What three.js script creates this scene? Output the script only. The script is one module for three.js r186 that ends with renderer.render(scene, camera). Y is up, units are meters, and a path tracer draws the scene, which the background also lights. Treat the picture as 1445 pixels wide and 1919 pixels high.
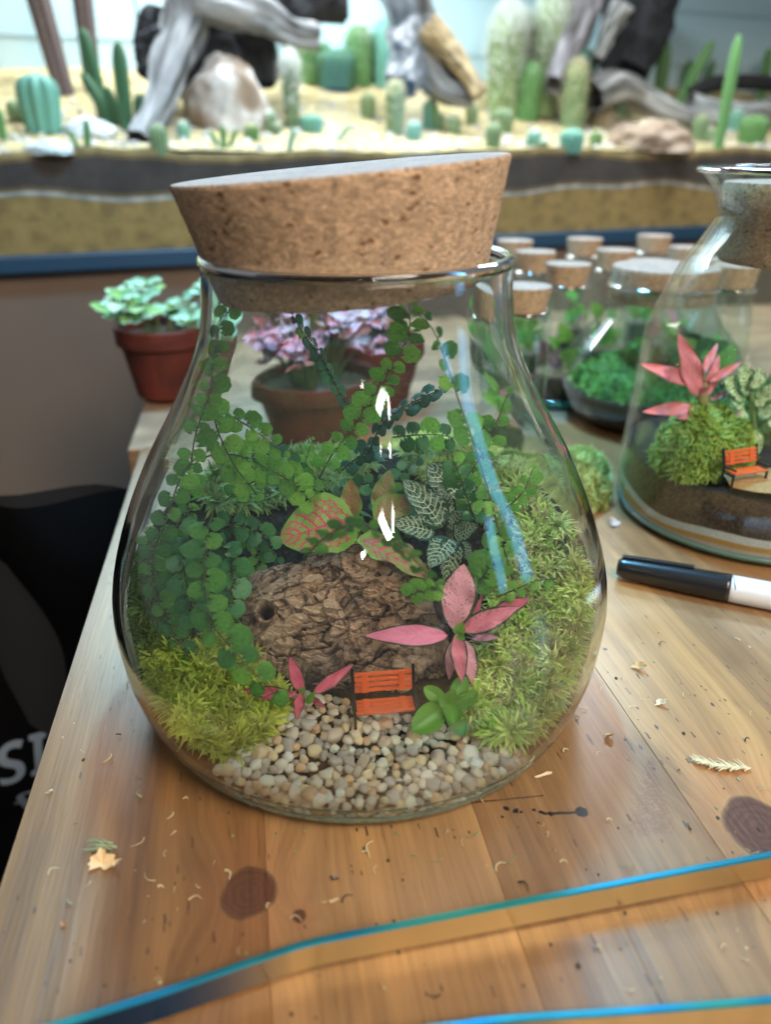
import * as THREE from 'three';
import { mergeGeometries, mergeVertices, toCreasedNormals } from 'three/addons/utils/BufferGeometryUtils.js';
import { RoundedBoxGeometry } from 'three/addons/geometries/RoundedBoxGeometry.js';
import { RectAreaLightUniformsLib } from 'three/addons/lights/RectAreaLightUniformsLib.js';

// ------------------------------------------------------------------ camera, background, lamps, exposure
const W = 772, H = 1024, PW = 1445, PH = 1919, F = 1441;
const scene = new THREE.Scene();
const PITCH = THREE.MathUtils.degToRad(25.34);
const camera = new THREE.PerspectiveCamera(2 * Math.atan(PH / 2 / F) * 180 / Math.PI, W / H, 0.02, 30);
const EYE = new THREE.Vector3(0.0099, 0.2106, 0.28);
camera.position.copy(EYE);
camera.lookAt(EYE.x, EYE.y - Math.sin(PITCH), EYE.z - Math.cos(PITCH));
camera.focus = 0.315; camera.userData.fStop = 6.2;
scene.background = new THREE.Color().setRGB(0.15, 0.155, 0.16);
RectAreaLightUniformsLib.init();
const renderer = new THREE.WebGLRenderer({ antialias: true });
renderer.setSize(W, H);
renderer.toneMapping = THREE.LinearToneMapping;
renderer.toneMappingExposure = 1.0;
renderer.shadowMap.enabled = true;

const V = (x, y, z) => new THREE.Vector3(x, y, z);
const UPV = V(0, 1, 0);
function lin(r, g, b) { return new THREE.Color().setRGB(r, g, b); }
const used = {};
function numbered(n) { const k = used[n] = (used[n] ?? -1) + 1; return k ? `${n}_${String(k).padStart(3, '0')}` : n; }
function shade(o) { o.traverse(c => { if (c.isMesh) { c.castShadow = true; c.receiveShadow = true; } }); return o; }
function tag(o, label, category, group, kind) {
  if (label) o.userData.label = label; if (category) o.userData.category = category;
  if (group) o.userData.group = group; if (kind) o.userData.kind = kind; return o;
}
function thing(name, label, category, pos = V(0, 0, 0), group, kind) {
  const o = new THREE.Group(); o.name = numbered(name); o.position.copy(pos); scene.add(o);
  return tag(o, label, category, group, kind);
}
function obj(name, geo, mat, parent = scene) {
  const m = new THREE.Mesh(Array.isArray(geo) ? mergeGeometries(geo) : geo, mat);
  m.name = parent === scene ? numbered(name) : name; parent.add(m); return m;
}
function std(c, rough = 0.7, more = {}) { return new THREE.MeshPhysicalMaterial({ color: Array.isArray(c) ? lin(...c) : c, roughness: rough, ...more }); }

// every lamp: a fitting with a glowing face and a light of the same size in front of it
function lamp(name, label, pos, target, w, h, color, intensity, glow, roll = 0, group) {
  const t = thing(name, label, 'lamp', pos, group);
  t.lookAt(target); t.rotateZ(roll);                       // +z of the group points at the target
  const housing = obj('housing', new RoundedBoxGeometry(w + 0.02, h + 0.02, 0.03, 2, 0.006), std([0.6, 0.6, 0.62], 0.4), t);
  housing.position.z = -0.02;
  const d = obj('diffuser', new THREE.BoxGeometry(w, h, 0.004), new THREE.MeshStandardMaterial({ color: 0x000000, emissive: color.clone(), emissiveIntensity: glow, roughness: 1 }), t);
  d.position.z = -0.003;
  const l = new THREE.RectAreaLight(color, intensity, w, h);
  l.name = 'light'; l.position.z = 0.004; l.rotation.y = Math.PI; t.add(l);
  return t;
}
lamp('strip_lamp', 'long narrow cool white strip lamp hung high behind the jar', V(0.0, 0.82, -0.42), V(0.0, 0, 0.02), 0.03, 0.26, lin(0.2, 0.64, 1.06), 540, 20);
lamp('ceiling_lamp', 'square warm white ceiling lamp high above the table', V(0.55, 1.15, 0.75), V(0.0, 0.05, -0.02), 0.5, 0.5, lin(1.0, 0.86, 0.69), 21, 7);
lamp('tank_lamp', 'long cool white tank lamp above the cacti', V(-0.02, 0.78, -1.02), V(0.0, 0.0, -1.12), 1.5, 0.16, lin(0.84, 0.95, 1.0), 25, 10);
lamp('added_blue_panel', 'tall narrow pale blue panel added right of the table for its reflection in the jar', V(1.15, 0.56, 0.24), V(0.0, 0.15, 0.0), 0.15, 0.9, lin(0.16, 0.5, 0.95), 2.4, 2.2);  // unseen panel, added so a blue streak shows in the jar glass
lamp('added_blue_panel', 'short pale blue panel added nearer the viewer to split the blue reflection', V(1.12, 0.36, 0.52), V(0.0, 0.15, 0.0), 0.10, 0.34, lin(0.16, 0.5, 0.95), 2.4, 2.2, 0.25);  // second unseen panel, added to break the blue streak in two

for (const [label, x, y, w, h, r, i] of [['slanting bright tube lamp behind the viewer', 0.46, 1.16, 0.11, 0.28, -0.45, 40], ['thinner tube lamp added behind the viewer, leaning the other way to spread the glint', 0.62, 1.24, 0.03, 0.2, 0.25, 60], ['short tube lamp added behind the viewer for the glint, lowest of the three', 0.1, 0.86, 0.04, 0.05, -0.9, 45]]) lamp('tube_lamp', label, V(x, y, 1.7), V(0, 0.1, 0), w, h, lin(1.0, 0.95, 0.88), i, i * 0.5, r);  // one lamp made into three tilted tubes, extra ones added to shape the glint

// ------------------------------------------------------------------ pixels of the photograph to places in the world
const FW = V(0, -Math.sin(PITCH), -Math.cos(PITCH)), UPC = V(0, Math.cos(PITCH), -Math.sin(PITCH));
function ray(u, v) { const X = (u - 722.5) / F, Y = (959.5 - v) / F; return V(X, 0, 0).addScaledVector(UPC, Y).add(FW); }
function onY(u, v, y = 0) { const d = ray(u, v); return EYE.clone().addScaledVector(d, (y - EYE.y) / d.y); }
function onZ(u, v, z) { const d = ray(u, v); return EYE.clone().addScaledVector(d, (z - EYE.z) / d.z); }
const lerp = (a, b, t) => a + (b - a) * t, clamp = (x, a, b) => Math.min(b, Math.max(a, x));
const sstep = (a, b, x) => { const t = clamp((x - a) / (b - a), 0, 1); return t * t * (3 - 2 * t); };

// ------------------------------------------------------------------ chance and noise, seeded
function rng(seed) { let a = seed >>> 0; return () => { a = (a + 0x6D2B79F5) | 0; let t = Math.imul(a ^ (a >>> 15), 1 | a); t = (t + Math.imul(t ^ (t >>> 7), 61 | t)) ^ t; return ((t ^ (t >>> 14)) >>> 0) / 4294967296; }; }
const R = rng(7771);
const rr = (a, b) => a + (b - a) * R();
function hash(x, y, z) { let h = Math.imul(x, 374761393) + Math.imul(y, 668265263) + Math.imul(z, 1274126177) | 0; h = Math.imul(h ^ (h >>> 13), 1274126177); return ((h ^ (h >>> 16)) >>> 0) / 4294967296; }
function noise(x, y, z = 0) {
  const i = Math.floor(x), j = Math.floor(y), k = Math.floor(z); let a = x - i, b = y - j, c = z - k;
  a = a * a * (3 - 2 * a); b = b * b * (3 - 2 * b); c = c * c * (3 - 2 * c);
  const l = (p, q, t) => p + (q - p) * t;
  return l(l(l(hash(i, j, k), hash(i + 1, j, k), a), l(hash(i, j + 1, k), hash(i + 1, j + 1, k), a), b),
    l(l(hash(i, j, k + 1), hash(i + 1, j, k + 1), a), l(hash(i, j + 1, k + 1), hash(i + 1, j + 1, k + 1), a), b), c);
}
function fbm(x, y, z = 0, o = 4) { let s = 0, a = 0.5, n = 0; for (let i = 0; i < o; i++) { s += a * noise(x, y, z); n += a; a *= 0.5; x *= 2.03; y *= 2.03; z *= 2.03; } return s / n; }
function worley(x, y, z = 0, flat = true) {   // [nearest, second, id]
  const i = Math.floor(x), j = Math.floor(y), k = Math.floor(z); let f1 = 9, f2 = 9, id = 0;
  for (let c = flat ? 0 : -1; c <= (flat ? 0 : 1); c++) for (let a = -1; a <= 1; a++) for (let b = -1; b <= 1; b++) {
    const p = i + a, q = j + b, s = k + c, h = hash(p, q, s);
    const dx = p + h - x, dy = q + hash(p + 71, q, s) - y, dz = flat ? 0 : s + hash(p, q + 37, s) - z, d = Math.sqrt(dx * dx + dy * dy + dz * dz);
    if (d < f1) { f2 = f1; f1 = d; id = h; } else if (d < f2) f2 = d;
  }
  return [f1, f2, id];
}
function dataTex(n, m, fn, srgb = true, rep = true) {   // fn(u, v) gives [r, g, b] in 0..1
  const a = new Uint8Array(n * m * 4);
  for (let y = 0; y < m; y++) for (let x = 0; x < n; x++) { const c = fn(x / n, y / m), k = (y * n + x) * 4; a[k] = clamp(c[0], 0, 1) * 255; a[k + 1] = clamp(c[1], 0, 1) * 255; a[k + 2] = clamp(c[2], 0, 1) * 255; a[k + 3] = 255; }
  const t = new THREE.DataTexture(a, n, m); t.magFilter = THREE.LinearFilter; t.minFilter = THREE.LinearFilter;
  if (srgb) t.colorSpace = THREE.SRGBColorSpace; if (rep) t.wrapS = t.wrapT = THREE.RepeatWrapping; t.needsUpdate = true; return t;
}
function canvasTex(n, m, draw, srgb = true) {
  const c = document.createElement('canvas'); c.width = n; c.height = m; draw(c.getContext('2d'), n, m);
  const t = new THREE.CanvasTexture(c); if (srgb) t.colorSpace = THREE.SRGBColorSpace; t.wrapS = t.wrapT = THREE.RepeatWrapping; return t;
}
// geometry from a grid of points fn(a, b) -> Vector3, with optional colour
function grid(na, nb, fn, color, uv) {
  const pos = [], col = [], tex = [], idx = [];
  for (let j = 0; j <= nb; j++) for (let i = 0; i <= na; i++) {
    const a = i / na, b = j / nb, p = fn(a, b); pos.push(p.x, p.y, p.z);
    if (color) { const c = color(a, b, p); col.push(c[0], c[1], c[2]); }
    const t = uv ? uv(a, b, p) : [a, b]; tex.push(t[0], t[1]);
  }
  const s = na + 1;
  for (let j = 0; j < nb; j++) for (let i = 0; i < na; i++) { const k = j * s + i; idx.push(k, k + 1, k + s, k + 1, k + s + 1, k + s); }
  const g = new THREE.BufferGeometry();
  g.setAttribute('position', new THREE.Float32BufferAttribute(pos, 3)); g.setAttribute('uv', new THREE.Float32BufferAttribute(tex, 2));
  if (color) g.setAttribute('color', new THREE.Float32BufferAttribute(col, 3));
  g.setIndex(idx); g.computeVertexNormals(); return g;
}
function lathe(pts, seg = 96) { return new THREE.LatheGeometry(pts.map(p => new THREE.Vector2(p[0], p[1])), seg); }
function spline(ys, rs) {   // Hermite curve r(y)
  const m = ys.map((_, i) => i === 0 ? (rs[1] - rs[0]) / (ys[1] - ys[0]) : i === ys.length - 1 ? (rs[i] - rs[i - 1]) / (ys[i] - ys[i - 1]) : (rs[i + 1] - rs[i - 1]) / (ys[i + 1] - ys[i - 1]));
  return y => { let i = 0; while (i < ys.length - 2 && y > ys[i + 1]) i++; const h = ys[i + 1] - ys[i], t = clamp((y - ys[i]) / h, 0, 1);
    return (2 * t ** 3 - 3 * t * t + 1) * rs[i] + (t ** 3 - 2 * t * t + t) * h * m[i] + (-2 * t ** 3 + 3 * t * t) * rs[i + 1] + (t ** 3 - t * t) * h * m[i + 1]; };
}
function tube(points, r, seg = 24, rad = 6) { return new THREE.TubeGeometry(new THREE.CatmullRomCurve3(points), seg, r, rad, false); }
function taper(points, r0, r1, seg = 20, rad = 8, bump = null) {   // a tube whose radius changes, closed at its far end
  const c = new THREE.CatmullRomCurve3(points), fr = c.computeFrenetFrames(seg, false);
  return grid(rad, seg, (a, b) => { const k = Math.round(b * seg), p = c.getPointAt(b), th = a * 2 * Math.PI, r = (typeof r0 === 'function' ? r0(b) : lerp(r0, r1, b)) * (bump ? bump(a, b) : 1);
    return p.clone().addScaledVector(fr.normals[k], Math.cos(th) * r).addScaledVector(fr.binormals[k], Math.sin(th) * r); });
}
// ------------------------------------------------------------------ the table of planks
const TC = V(-0.18, 0, -0.282), TV = V(0.1705, 0, 0.9854), TU = V(0.9854, 0, -0.1705);   // far left corner, along the planks, across them
const toTable = p => { const d = p.clone().sub(TC); return [d.dot(TU), d.dot(TV)]; };
const fromTable = (a, b, y = 0) => TC.clone().addScaledVector(TU, a).addScaledVector(TV, b).setY(y);
const seams = [0, 0.083, 0.156, 0.232, 0.290, 0.366, 0.44, 0.52, 0.6, 0.68, 0.78, 0.9];
const KN = [[465, 1672, 0.0088], [1425, 1550, 0.0125], [560, 1716, 0.0022]].map(([u, v, r]) => [...toTable(onY(u, v)), r]);
const TS = 0.52;       // metres covered by the table's texture; it repeats beyond
let woodBump;
const woodTex = (() => {
  const n = 2048;
  const t = dataTex(n, n, (x, y) => {
    const a = x * TS, b = y * TS; let k = 0; while (k < seams.length - 2 && a > seams[k + 1]) k++;
    const ph = k * 13.7; let wx = a, pull = 0, core = 0;
    for (const [ka, kb, kr] of KN) { const dx = a - ka, dy = (b - kb) * 0.62, d = Math.hypot(dx, dy); if (d < kr * 5) { const e = Math.exp(-((d / (kr * 1.7)) ** 2)); wx += dx * e * 1.6; pull = Math.max(pull, e); const rad = Math.hypot(dx, (b - kb) * 0.92) / (kr * (0.92 + 0.16 * noise(Math.atan2(dy, dx) * 1.6 + ka * 99, 3))); core = Math.max(core, 1 - sstep(0.86, 1.08, rad)); } }
    const wav = fbm(a * 22 + ph, b * 3.2, 1, 3);
    const ring = fbm((wx + wav * 0.008) * 150 + ph, b * 5, 5, 2), fine = noise(wx * 1500 + ph, b * 70, 2), fine2 = noise(wx * 700, b * 9, 8), big = fbm(a * 9 + ph, b * 5, 3, 3), pore = noise(a * 2300, b * 95, 4);
    let v = 0.525 + 0.20 * (big - 0.5) + 0.13 * (ring - 0.5) + 0.06 * (fine - 0.5) + 0.06 * (fine2 - 0.5) + (hash(k, 5, 1) - 0.5) * 0.11;
    if (pore > 0.84 && noise(a * 60, b * 30, 9) > 0.5) v -= 0.10 * (pore - 0.84) / 0.16;
    let c = [v * 1.0 + 0.06, v * 0.81, v * 0.49];
    const hue = hash(k, 2, 7) * 0.5 + 0.5 * noise(a * 14, b * 6, 12); c[0] += (hue - 0.5) * 0.05; c[2] -= (hue - 0.5) * 0.06;
    if (core > 0) { const d = KN.reduce((m, q) => Math.min(m, Math.hypot(a - q[0], b - q[1]) / q[2]), 9), rg = 0.5 + 0.5 * Math.sin(d * 26 + 5 * noise(a * 400, b * 400)); const q = [0.345 + 0.05 * rg, 0.20 + 0.04 * rg, 0.13 + 0.03 * rg]; c = c.map((s, i) => lerp(s, q[i] * (0.85 + 0.3 * fine), core)); }
    else if (pull > 0.02) { const q = 1 - 0.10 * pull; c = [c[0], c[1] * q, c[2] * q]; }
    const stain = sstep(0.66, 0.8, fbm(a * 30, b * 18, 20, 4)) * 0.12; c = c.map(s => s * (1 - stain));
    const gr = sstep(0.5, 0.75, fbm(a * 12 + 3, b * 7, 31, 4)) * 0.1; const m = (c[0] + c[1] + c[2]) / 3; c = c.map(s => lerp(s, m, gr));
    return c;
  });
  const d = t.image.data; let seed = rng(99);
  const put = (a, b, col, al) => { const i = Math.round(a / TS * n), j = Math.round(b / TS * n); if (i < 0 || j < 0 || i >= n || j >= n) return; const k = (j * n + i) * 4; for (let q = 0; q < 3; q++) d[k + q] = lerp(d[k + q], col[q], al); };
  const blot = (u, v, ru, rv, col, al = 1, edge = 0.15) => { const [a, b] = toTable(onY(u, v)); for (let i = -ru; i <= ru; i += 0.00012) for (let j = -rv; j <= rv; j += 0.00012) { const q = Math.hypot(i / ru, j / rv) + edge * (noise((a + i) * 1500, (b + j) * 1500, 1) - 0.5) * 2; if (q < 1) put(a + i, b + j, col, al * sstep(1, 0.8, q)); } };
  const ink = [22, 22, 28];
  blot(1090, 1521, 0.0024, 0.0024, ink, 1, 0.12);
  for (const [u, v, r] of [[948, 1514, 0.0009], [966, 1519, 0.0011], [976, 1521, 0.0006], [1000, 1517, 0.0006], [1012, 1521, 0.0006], [1030, 1525, 0.0010], [1018, 1523, 0.0006], [941, 1530, 0.0005], [1008, 1541, 0.0004], [1040, 1524, 0.0006]]) blot(u, v, r, r, ink, 0.95, 0.5);
  for (let s = 0; s < 1; s += 0.01) blot(lerp(1020, 1086, s), lerp(1524, 1522, s), 0.0007, 0.0005, [40, 34, 34], 0.12, 0.5);
  for (let s = 0; s < 1; s += 0.02) { blot(lerp(880, 1020, s), lerp(1504, 1490, s), 0.0005, 0.0003, [60, 40, 30], 0.25, 0.5); }
  for (const [u, v, l] of [[1180, 1395, 0.010], [1105, 1385, 0.007], [1080, 1350, 0.004], [1200, 1400, 0.003], [1230, 1362, 0.003], [1335, 1320, 0.003], [1225, 1440, 0.002]]) { const [a, b] = toTable(onY(u, v)); for (let s = 0; s < 300; s++) put(a + (seed() - 0.5) * 0.0012 * (1 - Math.abs(s / 150 - 1)), b + (s / 300 - 0.5) * l, [70, 58, 62], 0.35 + 0.3 * seed()); }
  for (let i = 0; i < 900; i++) { const a = seed() * 0.5, b = seed() * 0.5, l = 0.0008 + seed() * seed() * 0.005, w = 0.00012 + seed() * 0.00018, al = 0.25 + seed() * 0.4; for (let s = -l / 2; s < l / 2; s += 0.0001) for (let q = -w; q <= w; q += 0.00012) put(a + q + s * 0.06, b + s, [75, 52, 38], al); }
  for (let i = 0; i < 90; i++) { const a = seed() * 0.5, b = seed() * 0.5, r = 0.0003 + seed() * seed() * 0.0008; for (let x = -r; x <= r; x += 0.00012) for (let y = -r; y <= r; y += 0.00012) if (x * x + y * y < r * r) put(a + x, b + y, [48, 36, 30], 0.75); }
  // arrow-like figure in the grain
  for (let i = 0; i < 40; i++) { const q = i / 39; blot(1220 + 34 * q * Math.sin(i * 2.4), lerp(1425, 1560, q), 0.0016 + 0.002 * q, 0.0022, [120, 76, 52], 0.05, 0.9); }
  t.needsUpdate = true;
  woodBump = dataTex(1024, 1024, (x, y) => { const a = x * TS, b = y * TS, v = 0.5 + 0.35 * (noise(a * 1500, b * 26, 2) - 0.5) + 0.4 * (noise(a * 2300, b * 95, 4) - 0.5) + 0.3 * (fbm(a * 60, b * 20, 4, 3) - 0.5); return [v, v, v]; }, false);
  return t;
})();
const woodMat = std([1, 1, 1], 0.42, { map: woodTex, bumpMap: woodBump, bumpScale: 0.00018, clearcoat: 0.8, clearcoatRoughness: 0.3 });
const edgeMat = std([0.20, 0.12, 0.065], 0.7);
{
  const t = thing('wooden_table', 'worn honey coloured plank table the jars stand on', 'table', V(0, 0, 0));
  const rg = rng(5);
  for (let k = 0; k < seams.length - 1; k++) {
    const a0 = seams[k] + (k ? 0.00004 : 0), a1 = seams[k + 1] - 0.00004, b0 = 0, b1 = 0.9, e = 0.0002, th = 0.028, dy = (rg() - 0.5) * 0.0001;
    const sec = [[a0, -th], [a0, -e], [a0 + e, 0], [a1 - e, 0], [a1, -e], [a1, -th]];
    const g = grid(sec.length - 1, 18, (s, b) => { const q = sec[Math.round(s * (sec.length - 1))]; return fromTable(q[0], lerp(b0, b1, b), q[1] + dy); }, null, (s, b) => [sec[Math.round(s * (sec.length - 1))][0] / TS, lerp(b0, b1, b) / TS]);
    const gf = toCreasedNormals(g, 0.4);
    obj('plank', gf, woodMat, t);
    const cap = new THREE.BoxGeometry(a1 - a0, th - 0.001, 0.002); cap.rotateY(Math.atan2(0.1705, 0.9854)); const pc = fromTable((a0 + a1) / 2, -0.0008, -th / 2 - 0.0008 + dy); cap.translate(pc.x, pc.y, pc.z);
    obj('plank_end', cap, edgeMat, t);
  }
  // back rail of the bench that carries the pots, a little lower
}
const backTop = dataTex(512, 512, (x, y) => { const v = 0.50 + 0.22 * (fbm(x * 50, y * 4, 1, 3) - 0.5) + 0.18 * (fbm(x * 6, y * 6, 4, 3) - 0.5); return [v * 1.12, v * 0.90, v * 0.70]; });
{
  const t = thing('back_bench', 'brown timber bench behind the plank table carrying pots and small bottles', 'bench');
  const m = std([1, 1, 1], 0.5, { map: backTop });
  for (let k = 0; k < 4; k++) { const g = new RoundedBoxGeometry(1.5, 0.03, 0.118, 2, 0.002); g.translate(0.75 - 0.012, -0.0175, -0.064 - k * 0.12); g.rotateY(Math.atan2(0.1705, 0.9854)); g.translate(TC.x, 0, TC.z); obj('board', g, m, t); }
}
// floor below
tag(obj('floor', new THREE.PlaneGeometry(8, 8).rotateX(-Math.PI / 2).translate(0, -0.75, 0), std([0.02, 0.02, 0.022], 0.8)), 'dark floor far below the table', null, null, 'structure');
// dark printed cloth beyond the table's left edge
{
  const p0 = onZ(-60, 1120, 0.0), tex = canvasTex(512, 512, (c, n) => { c.fillStyle = '#060607'; c.fillRect(0, 0, n, n); c.fillStyle = '#7c8896'; c.font = 'bold 60px sans-serif'; c.fillText('SI', 196, 296); c.font = 'bold 60px serif'; c.fillText('f', 200, 360); });
  const cen = onY(20, 1450, -0.16);
  const g = grid(40, 40, (a, b) => V(cen.x - 0.15 + a * 0.3, cen.y - 0.2 + b * 0.36, cen.z - 0.05 - 0.06 * Math.abs(b - 0.4) + 0.012 * Math.sin(a * 17 + b * 5) + 0.01 * Math.sin(b * 13 + a * 4)));
  const g2 = grid(20, 20, (a, b) => V(cen.x - 0.15 + a * 0.3, cen.y - 0.2 + b * 0.36, cen.z - 0.062 - 0.06 * Math.abs(b - 0.4) + 0.01 * Math.sin(a * 17)));
  const t = thing('dark_shirt', 'black cloth printed with pale letters, hanging beyond the left table edge', 'shirt');
  obj('front', g, std([1, 1, 1], 1, { map: tex, specularIntensity: 0.2 }), t); obj('lining', g2, std([0.01, 0.01, 0.012], 0.95), t);
}
// ------------------------------------------------------------------ the big jar
const JR = spline([0, 0.012, 0.03, 0.055, 0.08, 0.105, 0.13, 0.15, 0.1766], [0.0885, 0.0938, 0.0982, 0.0990, 0.0920, 0.0808, 0.0663, 0.0571, 0.0535]);
const WALL = 0.0024, RIN = y => JR(clamp(y, 0, 0.1766)) - WALL;
const glassThin = (c = [0.975, 0.99, 0.98], more = {}) => new THREE.MeshPhysicalMaterial({ color: lin(...c), roughness: 0, transmission: 1, thickness: 0, ior: 1.5, ...more });
const glassSolid = (c, dist, more = {}) => new THREE.MeshPhysicalMaterial({ color: 0xffffff, roughness: 0.0, transmission: 1, thickness: 0.004, ior: 1.5, attenuationColor: lin(...c), attenuationDistance: dist, ...more });
const jarGlass = glassSolid([0.50, 0.86, 0.76], 0.028), litGreenGlass = glassSolid([0.40, 0.86, 0.72], 0.02, { color: lin(0.34, 0.62, 0.54), transmission: 0.62, roughness: 0.08 }), rimGlass = glassSolid([0.70, 0.90, 0.88], 0.012);  // milky teal base colour of the foot glass stands for lamp light within
{
  const t = thing('glass_jar', 'large pear shaped clear glass terrarium jar in the middle of the table', 'jar');
  const ys = []; for (let y = 0.0085; y <= 0.1745; y += 0.0018) ys.push(y); ys.push(0.1752);
  const uneven = (g, k, s) => { const p = g.attributes.position; for (let i = 0; i < p.count; i++) { const x = p.getX(i), y = p.getY(i), z = p.getZ(i), r = Math.hypot(x, z) || 1, d = k * (noise(x * 55 + 20, y * 38 + s, z * 55 + 20) + 0.45 * noise(x * 130 + 20, y * 90 + s, z * 130 + 20) - 0.72); p.setXYZ(i, x + x / r * d, y, z + z / r * d); } g.computeVertexNormals(); return g; };
  const sealed = (g, rows) => { const n = g.attributes.normal, last = 160 * rows; for (let j = 0; j < rows; j++) { const v = V(n.getX(j) + n.getX(last + j), n.getY(j) + n.getY(last + j), n.getZ(j) + n.getZ(last + j)).normalize(); n.setXYZ(j, v.x, v.y, v.z); n.setXYZ(last + j, v.x, v.y, v.z); } return g; };
  const loop = [...ys.map(y => [JR(y), y]), ...ys.filter(y => y > 0.0115).reverse().map(y => [JR(y) - WALL, y]), [0.08, 0.0098], [0, 0.0092], [0, 0.0087], [JR(ys[0]), ys[0]]];
  obj('glass_wall', sealed(uneven(lathe(loop, 160), 0.0003, 3), loop.length), jarGlass, t);
  // thick green foot, light inside it painted as milky teal
  const foot = [[0, 0.0008], [0.082, 0.0008], [0.0862, 0.0012], [0.0886, 0.0026]]; for (let y = 0.0045; y < 0.0086; y += 0.001) foot.push([JR(y) - 0.0002, y]);
  foot.push([JR(0.0085) - 0.0012, 0.0092], [0.0868, 0.0083], [0.082, 0.0072], [0, 0.0066]);
  obj('base', lathe(foot, 160), litGreenGlass, t);
  const rim = []; for (let i = 0; i <= 16; i++) { const q = i / 16 * 2 * Math.PI; rim.push([0.0527 + 0.0021 * Math.cos(q), 0.1766 + 0.0017 * Math.sin(q)]); }
  obj('rim', lathe(rim.reverse(), 160), rimGlass, t);
}
// cork stopper, set crooked
function corkTexture() {
  const n = 1024, cells = 64;
  const cell = (x, y) => { // tiles
    const px = x * cells * 0.52, py = y * cells * 0.95, wx = px + 0.9 * (noise(px * 0.7, py * 0.7, 3) - 0.5), wy = py + 0.9 * (noise(px * 0.7, py * 0.7, 8) - 0.5); return worley(wx, wy); };
  const rows = []; 
  const col = dataTex(n, n, (x, y) => {
    const [f1, f2, id] = cell(x, y), fine = noise(x * 420, y * 420, 1), big = fbm(x * 7, y * 7, 2, 3), h2 = (id * 7919) % 1;
    let v = 0.785 + 0.20 * (id - 0.5) + 0.20 * (fine - 0.5) + 0.12 * (big - 0.5) + 0.16 * (fbm(x * 60, y * 110, 31, 3) - 0.5);
    let c = [v * 1.04, v * 0.87, v * 0.70];
    if (h2 < 0.018) c = [0.47 + 0.1 * fine, 0.33 + 0.06 * fine, 0.22]; else if (h2 > 0.88) c = [0.86, 0.72, 0.57].map(q => q * (0.92 + 0.14 * fine));
    const e = sstep(0.02, 0.12, f2 - f1); c = c.map((q, i) => lerp([0.46, 0.32, 0.21][i], q, 0.6 + 0.4 * e));
    const pit = noise(x * 190, y * 260, 21); if (pit > 0.84) c = c.map(q => q * lerp(1, 0.5, (pit - 0.86) / 0.14));
    return c;
  });
  const bump = dataTex(n, n, (x, y) => { const [f1, f2, id] = cell(x, y), pit = noise(x * 130, y * 190, 21); let v = 0.45 + 0.3 * (id - 0.5) + 0.22 * sstep(0, 0.16, f2 - f1) + 0.16 * (noise(x * 420, y * 420, 1) - 0.5); if (pit > 0.84) v -= 0.5; return [v, v, v]; }, false);
  return [col, bump];
}
const [corkCol, corkBump] = corkTexture();
const corkMat = std([1, 1, 1], 0.9, { map: corkCol, bumpMap: corkBump, bumpScale: 0.0009 });
const topCol = dataTex(512, 512, (x, y) => { const [f1, f2, id] = worley(x * 30, y * 30), v = 0.68 + 0.10 * (id - 0.5) + 0.10 * (noise(x * 210, y * 210, 3) - 0.5) + 0.10 * (fbm(x * 12, y * 12, 8, 3) - 0.5) - 0.10 * (1 - sstep(0, 0.12, f2 - f1)); return [v * 1.06, v * 0.90, v * 0.80]; });
const corkTop = std([1, 1, 1], 0.9, { map: topCol, bumpMap: corkBump, bumpScale: 0.0006 });
function corkGeo(r0, r1, h, seg = 128, rows = 24, rough = 0.0002, tile = 0.055) {   // bottom radius, top radius, height; side and the two ends
  const jig = (a, b) => 1 + (rough / r1) * 2 * (noise(Math.cos(a * 6.2832) * 40 + 50, Math.sin(a * 6.2832) * 40 + 50, b * 30) - 0.5);
  const side = grid(seg, rows, (a, b) => { const q = a * 2 * Math.PI, e = 0.0012 * r1 / 0.05, s = b * h, rd = lerp(r0, r1, b) * jig(a % 1, b) - (b === 0 || b === 1 ? e * 0.5 : 0); return V(Math.sin(q) * rd, s, Math.cos(q) * rd); }, null, (a, b) => [a * Math.round(2 * Math.PI * r1 / tile), b * h / tile]);
  const end = (y, r, up) => grid(seg, 6, (a, b) => { const q = a * 2 * Math.PI * (up ? 1 : -1), rd = Math.max(b * r, 1e-5) * (b === 1 ? jig(a % 1, up ? 1 : 0) : 1) - (b === 1 ? 0.0006 * r1 / 0.05 : 0); return V(Math.sin(q) * rd, y, Math.cos(q) * rd); }, null, (a, b, p) => [p.x / tile, p.z / tile]);
  return [side, end(h, r1, false), end(0, r0, true)];
}
{
  const t = thing('cork_stopper', 'big tapered cork stopper set crooked in the mouth of the largest jar', 'cork', V(-0.0018, 0.1672, 0));
  const [s, a, b] = corkGeo(0.0468, 0.0562, 0.0375, 180, 40);
  obj('cork_body', mergeGeometries([s, b]), corkMat, t); obj('cork_top', a, corkTop, t);
  t.rotation.set(0.014, 0, 0.085);
}
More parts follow.
